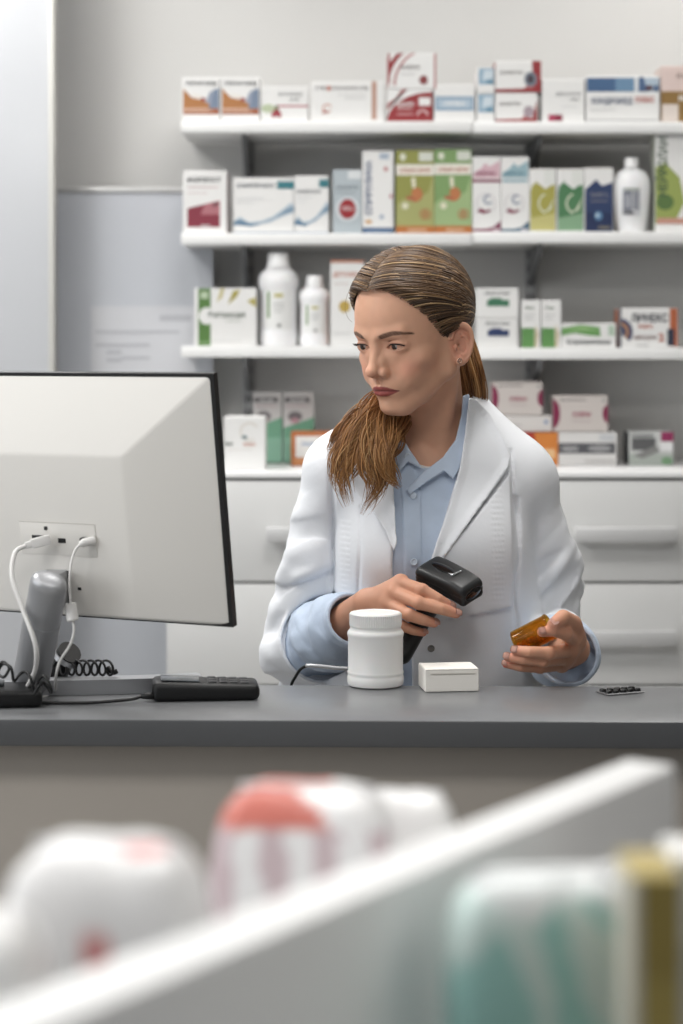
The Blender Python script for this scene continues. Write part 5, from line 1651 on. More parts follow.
# collar: two leaves and the stand that climbs the neck
SB = smin(bt_ - .009, nk - .006, .02)
lift = np.clip((zq(400) - Z) * .05, 0, .006)
def leaf(poly, off, th):
    return np.maximum(np.abs(SB - off - lift * .6) - th, np.maximum(poly2d(pq(*poly))(X, Z), Y - 2.93))
cl = leaf([(463, 396), (470, 394), (473, 425), (468, 450), (460, 468), (453, 479), (444, 471), (426, 482), (409, 494), (406, 489), (424, 471), (443, 457), (456, 440), (462, 415)], .0055, .0026)
cl2 = leaf([(388, 412), (394, 420), (401, 435), (410, 450), (423, 469), (416, 466), (408, 462), (400, 472), (394, 458), (388, 436)], .0055, .0026)
cold = smin(cl, cl2, .001)
Vc, Qc = surface_nets(cold.astype(np.float32), sv.lo, sv.h)
o = mesh_from('collar', relax(Vc, Qc, 1, .5), Qc, M_shirt); o.parent = shirt
# undershirt in the V
un = np.maximum(np.abs(bsh - .005) - .002, np.maximum(poly2d(pq((414, 463), (428, 467), (446, 464), (452, 500), (410, 500)))(X, Z), Y - 2.93))
Vu, Qu = surface_nets(un.astype(np.float32), sv.lo, sv.h)
o = mesh_from('undershirt', relax(Vu, Qu, 1, .5), Qu, M_tee); pp(o)
# buttons
from mathutils.bvhtree import BVHTree
def front_hit(V_, Q_, px, py):
    """nearest surface point in front at the measured place"""
    x, z = xq(px), zq(py)
    m = (np.abs(V_[:, 0] - x) < .003) & (np.abs(V_[:, 2] - z) < .003)
    return np.array([x, V_[m][:, 1].min(), z]) if m.any() else np.array([x, 2.78, z])
M_btn = mat('pearl_button', (206, 218, 232), rough=0.3)
def button(p, r, m, par, name='button', nrm=(0, -1, 0.1), rim=True):
    n = Vector(nrm).normalized()
    q = n.to_track_quat('Z', 'Y').to_matrix().to_4x4()
    bm = bmesh.new()
    add_lathe(bm, [(r * .9, 0), (r, .0004), (r, .0012), (r * .82, .0019), (r * .66, .0014), (r * .3, .0012)], 20)
    bmesh.ops.transform(bm, matrix=Matrix.Translation(Vector(p)) @ q, verts=bm.verts[:])
    o = finish(name, bm, m, par, smooth=True, angle=50)
    return o
for px, py in ((408, 457), (413, 495), (413, 559)):
    p = front_hit(Vs, Qs, px, py) + (0, -.001, 0)
    if py == 457: p[1] -= .006
    button(p, .0052, M_btn, shirt)

# shirt sleeves (forearms)
def sleeve_vol(lo_pts, rmax, h):
    q = np.array(lo_pts)
    return Vol(q.min(0) - rmax, q.max(0) + rmax, h)
def forearm(el, wr, r0, r1, r2, seed, ext, amp=.0035, bulge=None):
    ax = (wr - el) / np.linalg.norm(wr - el)
    end = wr + ax * ext
    v = sleeve_vol([el, end], r0 + .02, .0022)
    X, Y, Z = v.full()
    L = np.linalg.norm(end - el)
    t = ((X - el[0]) * ax[0] + (Y - el[1]) * ax[1] + (Z - el[2]) * ax[2])
    tt_ = np.clip(t / L, 0, 1)
    rad = np.sqrt(np.maximum((X - el[0]) ** 2 + (Y - el[1]) ** 2 + (Z - el[2]) ** 2 - t * t, 0))
    rr = np.interp(tt_.ravel(), [0, .35, .6, .85, 1], [r0 * .78, r1 * .95, r1, r2 * 1.06, r2]).reshape(tt_.shape)
    fn = vnoise(X * 26 + t * 12, Y * 26, Z * 26 + t * 30, seed)
    fold = amp * np.sign(fn) * (np.abs(fn) + .02) ** .75 + amp * .3 * vnoise(X * 60, Y * 60, Z * 60 + t * 40, seed + 1)
    outer = rad - rr - fold * np.clip((L - t) / .02, .15, 1)
    d = np.maximum(outer, t - L)
    d = smax(d, -np.maximum(outer + .006, (L - .030) - t), .001)      # hollow cuff
    d = np.maximum(d, -t - .02)
    V_, Q_ = surface_nets(d.astype(np.float32), v.lo, v.h)
    return relax(V_, Q_, 1, .5), Q_, ax, end
Vr, Qr, axR, endR = forearm(R_EL, R_WR, .058, .054, .038, 21, -.026, .0070)
o = mesh_from('shirt_sleeve', Vr, Qr, M_shirt); o.parent = shirt
Vl, Ql, axL, endL = forearm(L_EL, L_WR, .050, .047, .045, 31, .0, .0065)
o = mesh_from('shirt_sleeve', Vl, Ql, M_shirt); o.parent = shirt

# ---------------------------------------------------------------- white coat
cvl = Vol((xq(246), 2.735, 0.955), (xq(616), 3.03, 1.425), 0.0025)
X, Y, Z = cvl.full()
b0 = torso(X, Y, Z)
# the coat hangs: straighter from the chest down
hang = f_ell(wP(434, 640, 2.895), np.array([.150, .118, .30]))(X, Y, Z)
bodyd = smin(b0 - .017, hang - .002, .03)
drape = .0030 * fold_noise(X + .15 * Z, Y, Z, 30, 12, 7, 41) * np.clip((1.33 - Z) / .1, 0, 1)
bodyd = bodyd - drape
def arm(pts, rs_, seed, amp, endcut, axd):
    """upper arm chain plus a forearm stub that is cut square and hollowed at the sleeve opening"""
    fs = [f_cap(pts[i], pts[i + 1], rs_[i], rs_[i + 1]) for i in range(len(pts) - 2)]
    d = None
    for f in fs:
        vv = f(X, Y, Z)
        d = vv if d is None else smin(d, vv, .012)
    up = (pts[1] - pts[0]) / np.linalg.norm(pts[1] - pts[0])
    t = (X - pts[0][0]) * up[0] + (Y - pts[0][1]) * up[1] + (Z - pts[0][2]) * up[2]
    low = np.clip((t - .03) / .12, .2, 1)
    n1 = vnoise(X * 16 + t * 20, Y * 16 - t * 12, t * 34 + X * 18, seed)
    n2 = vnoise(X * 40, Y * 40, t * 60 + X * 36, seed + 3)
    fold = low * amp * (np.sign(n1) * np.abs(n1) ** .5 + .4 * n2)
    s_ = (X - endcut[0]) * axd[0] + (Y - endcut[1]) * axd[1] + (Z - endcut[2]) * axd[2]
    fa = f_cap(pts[-2], pts[-1], rs_[-2], rs_[-1])(X, Y, Z)
    fold = fold * np.where(fa < .02, np.clip(-s_ / .03, .15, 1), 1)
    d = smin(d, np.maximum(fa, s_), .004) - fold
    inner = np.maximum(fa + .006 - fold * .7, -s_ - .010)
    return d, inner
eR = R_EL + (R_WR - R_EL) * .30
eL = L_EL + (L_WR - L_EL) * .52
aR, iR = arm([R_SH, wP(317, 550, 2.905), R_EL, eR + axR * .03], [.049, .047, .060, .064], 51, .0085, eR, axR)
aL, iL = arm([L_SH, wP(543, 560, 2.905), L_EL, eL + axL * .03], [.049, .048, .055, .052], 61, .0085, eL, axL)
coat = smin(bodyd, aR, .010)
coat = smin(coat, aL, .010)
outer = coat.copy()
coat = smax(coat, -iR, .001)
coat = smax(coat, -iL, .001)
front = np.clip((2.90 - Y) / .02, 0, 1)
# overlapping front panel ends in a hem, seams and stitched bands
pan = poly2d(pq((432, 560), (512, 470), (514, 607), (470, 613), (424, 617)))(X, Z)
coat = coat - .007 * np.clip(-pan / .0022, 0, 1) * front
def seam(pts, w, dep):
    global coat
    q = pq(*pts)
    dd = None
    for (x0, z0), (x1, z1) in zip(q, q[1:]):
        ex, ez = x1 - x0, z1 - z0
        t = np.clip(((X - x0) * ex + (Z - z0) * ez) / (ex * ex + ez * ez), 0, 1)
        v_ = (X - x0 - ex * t) ** 2 + (Z - z0 - ez * t) ** 2
        dd = v_ if dd is None else np.minimum(dd, v_)
    coat = coat + dep * np.exp(-dd / (w * w)) * front
seam([(361, 508), (360, 560), (357, 620)], .0022, .0030)
seam([(513, 452), (515, 540), (514, 610)], .0022, .0030)
seam([(331, 470), (333, 540), (334, 600)], .0035, .006)
seam([(517, 500), (519, 560), (514, 600), (518, 640)], .0035, .006)
def stitched(poly):
    global coat
    m = np.clip(-poly2d(pq(*poly))(X, Z) / .002, 0, 1)
    coat = coat - 0.0005 * m * front * np.sin(Z * 2 * np.pi / .0075 + 14 * X)
stitched([(340, 520), (352, 520), (350, 610), (338, 610)])
stitched([(489, 490), (503, 474), (504, 600), (490, 603)])
# open front
Vp = poly2d(pq((402, 395), (393, 440), (391, 480), (393, 520), (392, 560), (395, 700), (412, 700), (411, 640), (416, 600), (429, 560), (446, 510), (459, 470), (466, 430), (474, 385)))(X, Z)
coat = smax(coat, -np.maximum(Vp, Y - 2.935), .002)
# room for the neck and the collar at the back
coat = smax(coat, -(smin(neck_fn(X, Y, Z) - .013, np.full_like(neck_fn(X, Y, Z), 1), .001)), .004)
Vk, Qk = keep_big(*surface_nets(coat.astype(np.float32), cvl.lo, cvl.h))
Vk = relax(Vk, Qk, 1, .5)
lab_coat = mesh_from('lab_coat', Vk, Qk, M_coat); pp(lab_coat)
tag(lab_coat, 'white long-sleeved lab coat worn open')
# lapels: thin folded cloth lying on the coat front, and the collar band behind the neck
lv = Vol((xq(325), 2.70, zq(580)), (xq(522), 2.97, 1.43), 0.0019)
sl, g = None, None
X, Y, Z = lv.full()
b0 = torso(X, Y, Z)
hang = f_ell(wP(434, 640, 2.895), np.array([.150, .118, .30]))(X, Y, Z)
bd = smin(b0 - .017, hang - .002, .03) - .0030 * fold_noise(X + .15 * Z, Y, Z, 30, 12, 7, 41) * np.clip((1.33 - Z) / .1, 0, 1)
nk2 = neck_fn(X, Y, Z) - .014
bd2 = smin(bd, nk2, .02)
def lapel(poly, off, th, edge_lift):
    p2 = poly2d(pq(*poly))(X, Z)
    return np.maximum(np.abs(bd2 - off - edge_lift * np.clip(1 + p2 / .012, 0, 1)) - th, np.maximum(p2, Y - 2.96)), p2
l1, p2 = lapel([(469, 397), (478, 400), (492, 414), (506, 440), (512, 458), (509, 468), (496, 485), (478, 506), (458, 532), (440, 557), (431, 569), (427, 563), (436, 535), (449, 500), (459, 468), (465, 435)], .0055, .0026, .003)
l1 = l1 - .0005 * np.clip(-(p2 + .004) / .002, 0, 1) * np.clip((p2 + .010) / .002, 0, 1) * np.sin(Z * 2 * np.pi / .006)
l2, _ = lapel([(396, 408), (372, 416), (346, 436), (338, 462), (352, 488), (372, 510), (384, 528), (393, 548), (396, 540), (394, 500), (393, 460)], .0055, .0026, .003)
for dd in (l1, l2):
    Vp_, Qp_ = keep_big(*surface_nets(dd.astype(np.float32), lv.lo, lv.h))
    o = mesh_from('lapel', relax(Vp_, Qp_, 3, .5), Qp_, M_coat); o.parent = lab_coat
# press stud on the coat front
p = front_hit(Vk, Qk, 430, 645)
button(p, .0050, mat('press_stud', (140, 138, 135), rough=0.3, metal=0.8), lab_coat, 'press_stud')

# lower body, hidden by the counter: coat skirt, trousers, shoes
lw = Vol((-.15, 2.66, .0), (.42, 3.14, .985), .008)
X, Y, Z = lw.full()
cx = person.location.x
kk = np.clip((1.0 - Z) / .5, 0, 1)
sk = (np.sqrt(((X - cx) / (.165 + .045 * kk)) ** 2 + ((Y - 2.90) / (.128 + .035 * kk)) ** 2) - 1) * .13 - .004 * np.sin(np.arctan2(Y - 2.90, X - cx) * 9) * kk
sk = np.maximum(np.maximum(sk, .52 - Z), Z - .975)
Va, Qa = surface_nets(sk.astype(np.float32), lw.lo, lw.h)
o = mesh_from('coat_skirt', relax(Va, Qa, 1, .5), Qa, M_coat); o.parent = lab_coat
lg = None
for s in (-1, 1):
    f1 = f_cap(np.array([cx + s * .075, 2.90, .80]), np.array([cx + s * .08, 2.90, .46]), .082, .060)(X, Y, Z)
    f2 = f_cap(np.array([cx + s * .08, 2.90, .46]), np.array([cx + s * .085, 2.92, .10]), .060, .046)(X, Y, Z)
    q_ = smin(f1, f2, .02); lg = q_ if lg is None else smin(lg, q_, .02)
lg = np.maximum(lg, .075 - Z)
Va, Qa = surface_nets(lg.astype(np.float32), lw.lo, lw.h)
o = mesh_from('trousers', relax(Va, Qa, 1, .5), Qa, mat('dark_trousers', (52, 56, 66), rough=0.8)); pp(o)
for s in (-1, 1):
    f1 = f_cap(np.array([cx + s * .085, 2.93, .045]), np.array([cx + s * .095, 2.74, .035]), .042, .036)(X, Y, Z)
    f1 = np.maximum(smin(f1, f_cap(np.array([cx + s * .085, 2.925, .05]), np.array([cx + s * .085, 2.92, .10]), .042, .045)(X, Y, Z), .02), np.maximum(.001 - Z, Z - .12))
    Va, Qa = surface_nets(f1.astype(np.float32), lw.lo, lw.h)
    o = mesh_from('shoe', relax(Va, Qa, 1, .4), Qa, mat('white_shoe', (220, 220, 218), rough=0.5)); pp(o)

# ---------------------------------------------------------------- barcode scanner in her right hand
M_sc = mat('scanner_black', (30, 31, 32), rough=0.38)
M_scg = mat('scanner_gloss', (18, 18, 19), rough=0.12)
a_ = Vector((.064, -.060, -.027)).normalized()
w_ = Vector((.032, .035, .020)); w_ = (w_ - a_ * w_.dot(a_)).normalized()
n_ = a_.cross(w_).normalized()
if n_.z < 0: n_ = -n_
SC = P(449.5, 580.5, 2.705)
scn = empty('barcode_scanner', tuple(SC))
tag(scn, 'black handheld barcode scanner gripped in the woman\'s right hand', 'scanner')
SI = Matrix.Translation(scn.location).inverted()
SM = np.stack([np.array(a_), np.array(w_), np.array(n_)], 1)
def s2w(p): return np.array(SC) + 0.92 * np.asarray(p) @ SM.T
bvol = Vol((-.062, -.036, -.030), (.062, .036, .030), .0014)
X, Y, Z = bvol.full()
tp = 1 - .10 * np.clip((X + .01) / .05, 0, 1)
def rbox(X, Y, Z, hx, hy, hz, r):
    qx, qy, qz = np.abs(X) - hx + r, np.abs(Y) - hy + r, np.abs(Z) - hz + r
    return np.sqrt(np.maximum(qx, 0) ** 2 + np.maximum(qy, 0) ** 2 + np.maximum(qz, 0) ** 2) + np.minimum(np.maximum(qx, np.maximum(qy, qz)), 0) - r
top_dome = .004 * (1 - (Y / .03) ** 2) - .010 * np.clip((X - .015) / .035, 0, 1) ** 2 - .006 * np.clip((-X - .02) / .03, 0, 1) ** 2
dsc = rbox(X, Y / tp, Z - top_dome * .5, .049, .0265, .0155, .009)
groove = .0012 * np.exp(-((Z - .001) / .0012) ** 2) + .0008 * np.exp(-((Z + .006) / .001) ** 2)
dsc = dsc + groove
dsc = smax(dsc, -f_ell(np.array([.052, 0, -.002]), np.array([.010, .019, .0095]))(X, Y, Z), .002)          # recessed window
dsc = smax(dsc, -f_ell(np.array([-.010, 0, .0205]), np.array([.030, .0125, .0050]))(X, Y, Z), .0015)        # recess on top
Vb, Qb = surface_nets(dsc.astype(np.float32), bvol.lo, bvol.h)
mir = np.linalg.det(SM) < 0
def sc_part(name, V_, Q_, m):
    o = mesh_from(name, s2w(V_), Q_[:, ::-1] if mir else Q_, m); o.parent = scn; o.matrix_parent_inverse = SI
    return o
sc_part('scanner_head', relax(Vb, Qb, 1, .5), Qb, M_sc)
X, Y, Z = bvol.full()
dw = np.maximum(f_ell(np.array([.046, 0, -.002]), np.array([.004, .0185, .009]))(X, Y, Z), -1)
Vb, Qb = surface_nets(dw.astype(np.float32), bvol.lo, bvol.h); sc_part('scan_window', Vb, Qb, M_scg)
di = f_ell(np.array([-.012, 0, .0152]), np.array([.026, .0100, .0030]))(X, Y, Z)
Vb, Qb = surface_nets(di.astype(np.float32), bvol.lo, bvol.h); sc_part('top_inlay', Vb, Qb, M_scg)
dl_ = f_cap(np.array([.013, -.008, .0186]), np.array([.015, .009, .0184]), .0022, .0018)(X, Y, Z)  # chrome piece across the top, also standing in for the head's glint
Vb, Qb = surface_nets(dl_.astype(np.float32), bvol.lo, bvol.h); sc_part('glint_strip', Vb, Qb, mat('chrome_strip', (225, 227, 230), rough=0.12, metal=0.9))
# handle through the fist
hA, hB = s2w([-.012, 0, -.008]), wP(402, 654, 2.70)
hm = Vol(np.minimum(hA, hB) - .03, np.maximum(hA, hB) + .03, .0018)
hm.chain([hA, hA + (hB - hA) * .5, hB], [.0155, .0130, .0140])
Vb, Qb = surface_nets(hm.d, hm.lo, hm.h)
o = mesh_from('handle', relax(Vb, Qb, 1, .5), Qb, M_sc); o.parent = scn; o.matrix_parent_inverse = SI
# cord from the handle foot, dropping behind the jar onto the counter edge
o = tubeo('cord', [Vector(hB), P(398, 672, 2.71), P(375, 673, 2.72), P(345, 668, 2.73), P(318, 666, 2.74), P(304, 667, 2.75), P(296, 676, 2.76), P(290, 692, 2.765), P(288, 740, 2.77)], .0021, M_black, scn, n=60)
o.matrix_parent_inverse = SI
o = tubeo('cord_sleeve', [P(349, 668.6, 2.7285), P(336, 668, 2.732), P(318, 666, 2.739), P(306, 665.5, 2.747)], .0027, mat('cord_tag_silver', (198, 198, 200), rough=0.3, metal=0.4), scn, n=16)
o.matrix_parent_inverse = SI

# ---------------------------------------------------------------- hands
def J(*p): return wP(*p)
def hand(lo, hi, wrist, wr_r, palm, fingers, thumb, frad):
    v = Vol(lo, hi, .0011)
    # wrist and the back of the hand: flattened fan from the wrist to each knuckle
    v.cap(wrist[0], wrist[1], wr_r[0], wr_r[1])
    for m, r in palm:
        v.cap(wrist[1], m, wr_r[1] * .80, r, .007)
    for (a, ra), (b, rb) in zip(palm, palm[1:]):
        v.cap(a, b, ra * .86, rb * .86, .006)
        mid = (a + b) / 2 * .55 + wrist[1] * .45
        v.cap(mid, (a + b) / 2, ra * .9, rb * .8, .006)
    for k, pts in enumerate(fingers):
        r = frad[k]
        v.chain(pts, [r * 1.06, r * .98, r * .88, r * .74][:len(pts)], .0030 if k else .0030)
        # knuckle swell
        v.ell(pts[1], (r * 1.06,) * 3, .002)
    v.chain(thumb[0], thumb[1], .005)
    V_, Q_ = surface_nets(v.d, v.lo, v.h)
    return relax(V_, Q_, 2, .5), Q_
def skin_cols(V_, tips, joints):
    C_ = np.tile(np.array(lin((202, 149, 122))), (len(V_), 1))
    C_ *= (1 + .04 * vnoise(V_[:, 0] * 120, V_[:, 1] * 120, V_[:, 2] * 120, 9))[:, None]
    for t, r in tips:
        C_ = mixc(C_, (212, 138, 120), .55 * np.exp(-(np.linalg.norm(V_ - t, axis=1) / r) ** 2))
    for t, r in joints:
        C_ = mixc(C_, (196, 134, 110), .45 * np.exp(-(np.linalg.norm(V_ - t, axis=1) / r) ** 2))
    return C_
# right hand on the scanner: back of the hand towards us, fingers across the front of the handle
rf = [[J(401, 583, 2.700), J(422, 590, 2.672), J(438, 599, 2.667), J(450, 606, 2.672)],
      [J(395, 593, 2.694), J(419, 603, 2.660), J(441, 609, 2.658), J(456, 613.5, 2.665)],
      [J(389, 604, 2.694), J(409, 615, 2.663), J(424, 620, 2.663), J(434, 623, 2.671)],
      [J(385, 615, 2.698), J(402, 626, 2.674), J(414, 630.5, 2.674), J(423, 632.5, 2.681)]]
fr = [.0087, .0088, .0084, .0074]
palm = [(rf[0][0] + (0, .004, 0), .0115), (rf[1][0] + (0, .004, 0), .0120), (rf[2][0] + (0, .004, 0), .0115), (rf[3][0] + (0, .004, 0), .0105)]
thumbR = ([J(372, 604, 2.745), J(394, 592, 2.745), J(415, 590, 2.738), J(430, 592, 2.730)], [.0130, .0115, .0098, .0075])
VR, QR = hand(wP(335, 565, 2.64), wP(470, 650, 2.80)[[0, 1, 2]], (R_EL + (R_WR - R_EL) * .70, J(366, 605, 2.732)), (.0265, .0235), palm, rf, thumbR, fr) if False else (None, None)
def bounds(allp, pad):
    q = np.array(allp); return q.min(0) - pad, q.max(0) + pad
lo, hi = bounds([p for f in rf for p in f] + thumbR[0] + [R_EL + (R_WR - R_EL) * .72], .032)
VR, QR = hand(lo, hi, (R_EL + (R_WR - R_EL) * .70, J(368, 605, 2.730)), (.0275, .0225), palm, rf, thumbR, fr)
SKIN.append((VR, QR, skin_cols(VR, [(f[3], .010) for f in rf], [(f[1], .007) for f in rf] + [(f[0], .008) for f in rf])))
# left hand: fingers under the vial, thumb and forefinger closing over it
lf = [[J(573, 640, 2.672), J(566, 634, 2.640), J(553, 631, 2.622), J(542, 632, 2.618)],
      [J(570, 650, 2.678), J(549, 653, 2.634), J(530, 652, 2.628), J(516, 650.5, 2.635)],
      [J(566, 658, 2.688), J(543, 661, 2.642), J(524, 659.5, 2.637), J(508, 657, 2.645)],
      [J(562, 665, 2.698), J(540, 668, 2.654), J(521, 667, 2.648), J(506, 664, 2.655)]]
fl = [.0086, .0086, .0082, .0072]
palmL = [(lf[0][0] + (0, .003, 0), .0120), (lf[1][0] + (0, .003, 0), .0120), (lf[2][0] + (0, .003, 0), .0115), (lf[3][0] + (0, .003, 0), .0105)]
thumbL = ([J(577, 640, 2.690), J(573, 624, 2.662), J(563, 617.5, 2.636), J(553.5, 624, 2.620)], [.0135, .0122, .0104, .0080])
lo, hi = bounds([p for f in lf for p in f] + thumbL[0] + [L_EL + (L_WR - L_EL) * .80], .034)
VL, QL = hand(lo, hi, (L_EL + (L_WR - L_EL) * .78, J(573, 649, 2.715)), (.0265, .0225), palmL, lf, thumbL, fl)
SKIN.append((VL, QL, skin_cols(VL, [(f[3], .010) for f in lf] + [(thumbL[0][3], .010)], [(f[1], .007) for f in lf])))
# forearms inside the sleeves tie the hands to the body
for el, wr, sh_ in ((R_EL, R_WR, R_SH), (L_EL, L_WR, L_SH)):
    q = np.array([el, wr, sh_]); v = Vol(q.min(0) - .05, q.max(0) + .05, .006)
    v.chain([sh_, el, el + (wr - el) * .85], [.028, .022, .022])
    V_, Q_ = surface_nets(v.d, v.lo, v.h)
    SKIN.append((V_, Q_, np.tile(np.array(lin((202, 149, 122))), (len(V_), 1))))
off = 0; vs_, qs_, cs_ = [], [], []
for V_, Q_, C_ in SKIN:
    vs_.append(V_); qs_.append(Q_ + off); cs_.append(C_); off += len(V_)
body = mesh_from('body', np.concatenate(vs_), np.concatenate(qs_), M_skin, None, np.concatenate(cs_)); pp(body)
# finger nails
M_nail = mat('nail', (228, 184, 168), rough=0.22, spec=0.6)
def nail(tip, prev, outn, r):
    t = Vector(tip - prev).normalized(); n = Vector(outn); n = (n - t * n.dot(t)).normalized(); s = t.cross(n)
    bm = bmesh.new()
    rows = []
    for i in range(6):
        q = -0.5 + 1.4 * i / 5
        wd = r * .78 * (1 - .35 * max(0, (q - .35) / .55) ** 2) * (1 - .2 * max(0, (-q - .2) / .3))
        rows.append([bm.verts.new(Vector(tip) + t * (q * r * 1.05) + s * (wd * c) + n * (r * (.80 + .12 * (1 - c * c) * 1.5) - r * .10 * max(0, q) ** 2)) for c in (-1, -.6, 0, .6, 1)])
    for i in range(5):
        for j in range(4):
            bm.faces.new((rows[i][j], rows[i][j + 1], rows[i + 1][j + 1], rows[i + 1][j]))
    rg = bmesh.ops.solidify(bm, geom=bm.faces[:], thickness=.0004)
    bmesh.ops.recalc_face_normals(bm, faces=bm.faces[:])
    o = finish('fingernail', bm, M_nail, None, smooth=True); pp(o)
for k, f in enumerate(rf):
    nail(f[3], f[2], (.25, -.75, .6), fr[k] * .78)
for k, f in enumerate(lf):
    nail(f[3], f[2], (-.15, -.85, .45), fl[k] * .78)
nail(thumbL[0][3], thumbL[0][2], (-.2, -.85, .5), .0078)

# ---------------------------------------------------------------- amber vial in her left hand
va, vb = Vector(wP(516, 644, 2.662)), Vector(wP(551, 626, 2.650))
vial = empty('pill_vial', tuple((va + vb) / 2))
tag(vial, 'amber glass pill vial held in the woman\'s left hand', 'vial')
VI = Matrix.Translation(vial.location).inverted()
ax_ = (vb - va).normalized(); Lv = (vb - va).length
qm = ax_.to_track_quat('Z', 'Y').to_matrix().to_4x4()
M_amb = mat('amber_plastic', (208, 152, 48), rough=0.08, trans=0.9, ior=1.2)
def vpart(name, prof, m, seg=36):
    bm = bmesh.new(); add_lathe(bm, prof, seg)
    bmesh.ops.transform(bm, matrix=Matrix.Translation(va) @ qm, verts=bm.verts[:])
    o = finish(name, bm, m, vial, smooth=True, angle=45); o.matrix_parent_inverse = VI
rv = .0175
vpart('vial_wall', [(rv * .9, 0), (rv, .0015), (rv, Lv - .004), (rv * 1.04, Lv - .003), (rv * 1.04, Lv - .001), (rv * .96, Lv), (rv * .90, Lv - .001), (rv * .88, .003), (rv * .1, .0028)], M_amb)
M_pill = mat('amber_softgel', (206, 150, 60), rough=0.25)
prs = np.random.RandomState(5)
for i in range(9):
    c = va + ax_ * (.006 + .006 * (i % 5) + .001 * prs.rand())
    s1_ = ax_.cross(Vector((0, 0, 1))).normalized(); s2_ = s1_.cross(ax_)
    th = prs.uniform(-2.6, -.5)
    c = c + (s1_ * math.cos(th) + s2_ * math.sin(th)) * rv * prs.uniform(.3, .55)
    bm = bmesh.new(); bmesh.ops.create_uvsphere(bm, u_segments=12, v_segments=8, radius=.0042)
    for q in bm.verts: q.co.x *= 1.5
    bmesh.ops.transform(bm, matrix=Matrix.Translation(c) @ Matrix.Rotation(prs.uniform(0, 3), 4, 'Z'), verts=bm.verts[:])
    o = finish('capsule', bm, M_pill, vial, smooth=True); o.matrix_parent_inverse = VI
# ================================================================ shop gondola close to the camera
ZT = HC - 0.258
gdir = Vector((0.555, 0.832, 0)).normalized()
gn = Vector((gdir.y, -gdir.x, 0))            # towards the right-hand side
gA = Vector((-0.176, 0.70, 0)); gB = Vector((0.195, 1.255, 0))
gl = (gB - gA).length
gm = (gA + gB) / 2
ang = math.atan2(gdir.y, gdir.x)
gon = empty('gondola_shelf', (gm.x, gm.y, 0), ang)
tag(gon, 'white shop gondola with product shelves on both sides, close to the camera', 'shelf unit')
M_gon = mat('gondola_white_metal', (232, 232, 232), rough=0.4)
boxo('spine_panel', (0, 0, ZT / 2 + 0.001), (gl, 0.036, ZT - 0.002), M_gon, gon, 0.004)
ZS = 0.985
for s_ in (-1, 1):
    for z in (ZS, 0.62, 0.30):
        boxo('shelf_board', (0, s_ * (0.0225 + 0.115), z - 0.011), (gl, 0.23, 0.022), M_gon, gon, 0.002)
        boxo('price_rail', (0, s_ * (0.0225 + 0.232), z - 0.014), (gl, 0.004, 0.036), mat('price_rail', (214, 214, 214), rough=0.3), gon)
boxo('base_plinth', (0, 0, 0.05), (gl, 0.46, 0.10), M_gon, gon, 0.003)

def gp_(along, side, z):
    """place on the gondola: metres along from its middle, metres to the right-hand side, height"""
    q = gm + gdir * along + gn * side
    return Vector((q.x, q.y, z))

def soft_pack(name, c, size, rz, fn, label, cat='pack', m=5.0, n=22, crimp=True, rough=0.3):
    """shrink-wrapped soft pack: rounded box with slight wrinkles; fn gives the printed colour"""
    bm = bmesh.new()
    bmesh.ops.create_cube(bm, size=2.0)
    bmesh.ops.subdivide_edges(bm, edges=bm.edges[:], cuts=n, use_grid_fill=True)
    v = np.array([q.co[:] for q in bm.verts]); f = np.array([[q.index for q in fc.verts] for fc in bm.faces])
    bm.free()
    k = (np.abs(v) ** m).sum(1) ** (-1 / m)
    u_ = v * k[:, None]
    wr = 1 + 0.012 * vnoise(u_[:, 0] * 4, u_[:, 1] * 4, u_[:, 2] * 4, 77)
    p = u_ * wr[:, None] * (np.array(size) / 2)
    p[:, 2] += size[2] / 2 * 1.0
    p[:, 2] -= p[:, 2].min()
    cols = np.array([lin(fn(*q)) for q in u_])
    o = mesh_from(name, p, f, mat('pack_film', (230, 230, 230), rough=rough, attr='Col'), None, cols)
    o.location = c; o.rotation_euler = (0, 0, rz)
    tag(o, label, cat, 'packs on the near gondola')
    if crimp:
        boxo('sealed_fin', (0, 0, size[2] * 0.992), (size[0] * 0.72, 0.004, 0.008), mat('film_fin', (226, 226, 228), rough=0.35), o, 0.001)
    return o
Wc, Rc, Gc = (232, 231, 231), (196, 66, 62), (176, 172, 176)
def pk_red(x, y, z):
    if z > 0.84 and x < 0.1 + 0.2 * math.sin(5 * y): return (204, 118, 106)
    if z < 0.84 and math.sin(11 * x + 2 * y) > 0.1: return (198, 180, 184)
    return Wc
def pk_white(x, y, z):
    r1 = (x - .1) ** 2 + (z - .75) ** 2 * 2
    r2 = (x - .05) ** 2 + (z - .66) ** 2 * 3
    if y < 0 and r2 < .022: return (204, 122, 120)
    if z > .6 and (x - .35) ** 2 + (y + .2) ** 2 < .05: return (206, 90, 86)
    if z < -.1 and x < -.2: return (204, 206, 210)
    return (234, 233, 233)
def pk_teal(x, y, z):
    if z < -0.62: return (122, 150, 90)
    if z > 0.9 + 0.05 * math.sin(6 * x): return (226, 230, 230)
    return (158, 204, 198) if math.sin(5 * x + 6 * z + 2 * math.sin(4 * x)) < 0.3 else (206, 224, 220)
def pk_plain(x, y, z): return (232, 231, 230) if z > -.3 else (218, 220, 222)
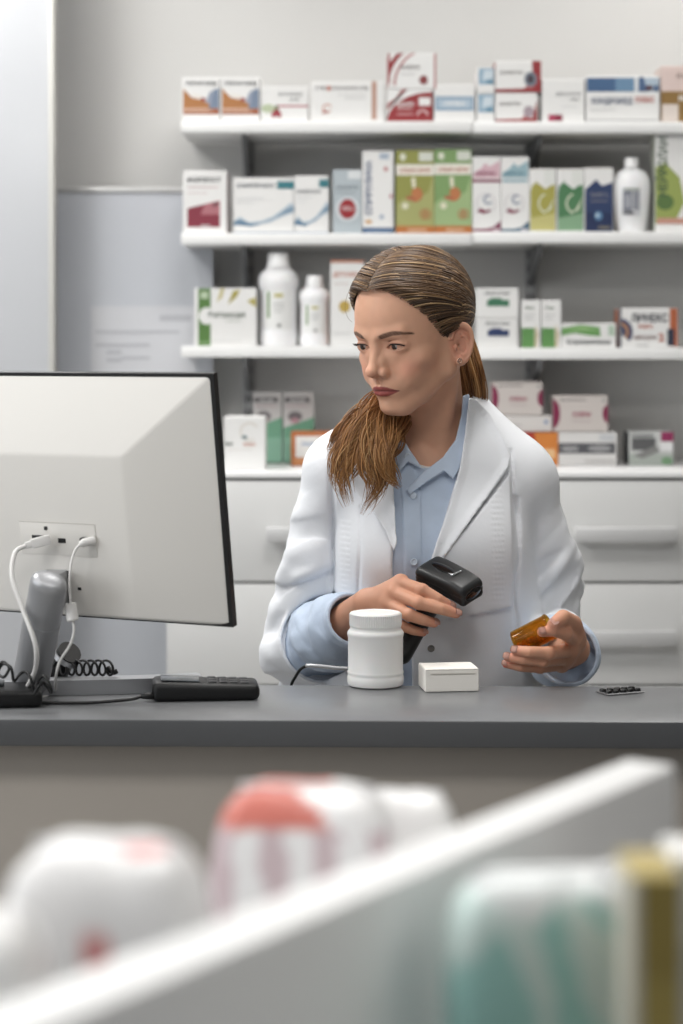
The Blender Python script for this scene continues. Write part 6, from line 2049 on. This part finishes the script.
def onto(px, py, d, h, w=None):
    """stand a pack of height h on the shelf where its top is seen at px, py"""
    q = P(px, py, d); return Vector((q.x, q.y, ZS + 0.0006))
hB_ = 0.215
soft_pack('tissue_pack', P(306, 0, 1.17).xy.to_3d() + Vector((0, 0, ZS + .0006)), (0.108, 0.085, 0.211), ang - R(62), pk_red, 'white tissue pack with red top behind the gondola spine')
soft_pack('tissue_pack', P(108, 0, 0.93).xy.to_3d() + Vector((0, 0, ZS + .0006)), (0.096, 0.085, 0.237), ang - R(60), pk_white, 'white pack with small red marks at lower left, near the camera')
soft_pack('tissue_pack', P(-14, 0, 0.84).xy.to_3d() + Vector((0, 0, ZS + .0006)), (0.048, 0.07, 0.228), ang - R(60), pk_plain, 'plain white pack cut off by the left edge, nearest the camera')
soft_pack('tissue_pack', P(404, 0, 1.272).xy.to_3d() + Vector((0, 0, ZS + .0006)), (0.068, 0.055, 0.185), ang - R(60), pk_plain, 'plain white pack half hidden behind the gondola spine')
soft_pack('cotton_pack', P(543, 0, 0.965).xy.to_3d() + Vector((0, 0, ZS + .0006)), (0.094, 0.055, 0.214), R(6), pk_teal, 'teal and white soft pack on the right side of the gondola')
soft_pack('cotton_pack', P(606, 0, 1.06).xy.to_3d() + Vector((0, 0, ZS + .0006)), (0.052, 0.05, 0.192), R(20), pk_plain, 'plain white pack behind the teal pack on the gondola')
# tall golden box at the right edge
q = P(657, 0, 0.86)
gb_ = carton(0, 52, 0, 560, 0.86, 0.045, 'golden yellow box with white left stripe at the lower right, close to the camera', (192, 166, 74), [('r', 0, 0, 0.16, 1, (226, 222, 210)), ('r', 0.16, 0.55, 1, 0.7, (190, 170, 96)), ('r', 0.16, 0.82, 1, 1, (176, 150, 62))], ZS, side=(206, 200, 180), group='packs on the near gondola')
gb_.location = (q.x, q.y, ZS + .0004)
q = P(690, 0, 1.0)
wb_ = carton(0, 40, 0, 420, 1.0, 0.05, 'white box beside the golden box at the right edge, close to the camera', (230, 229, 226), [('r', 0.1, 0.6, 0.9, 0.8, (206, 206, 206))], ZS, group='packs on the near gondola')
wb_.location = (q.x + .004, q.y + .01, ZS + .0004)
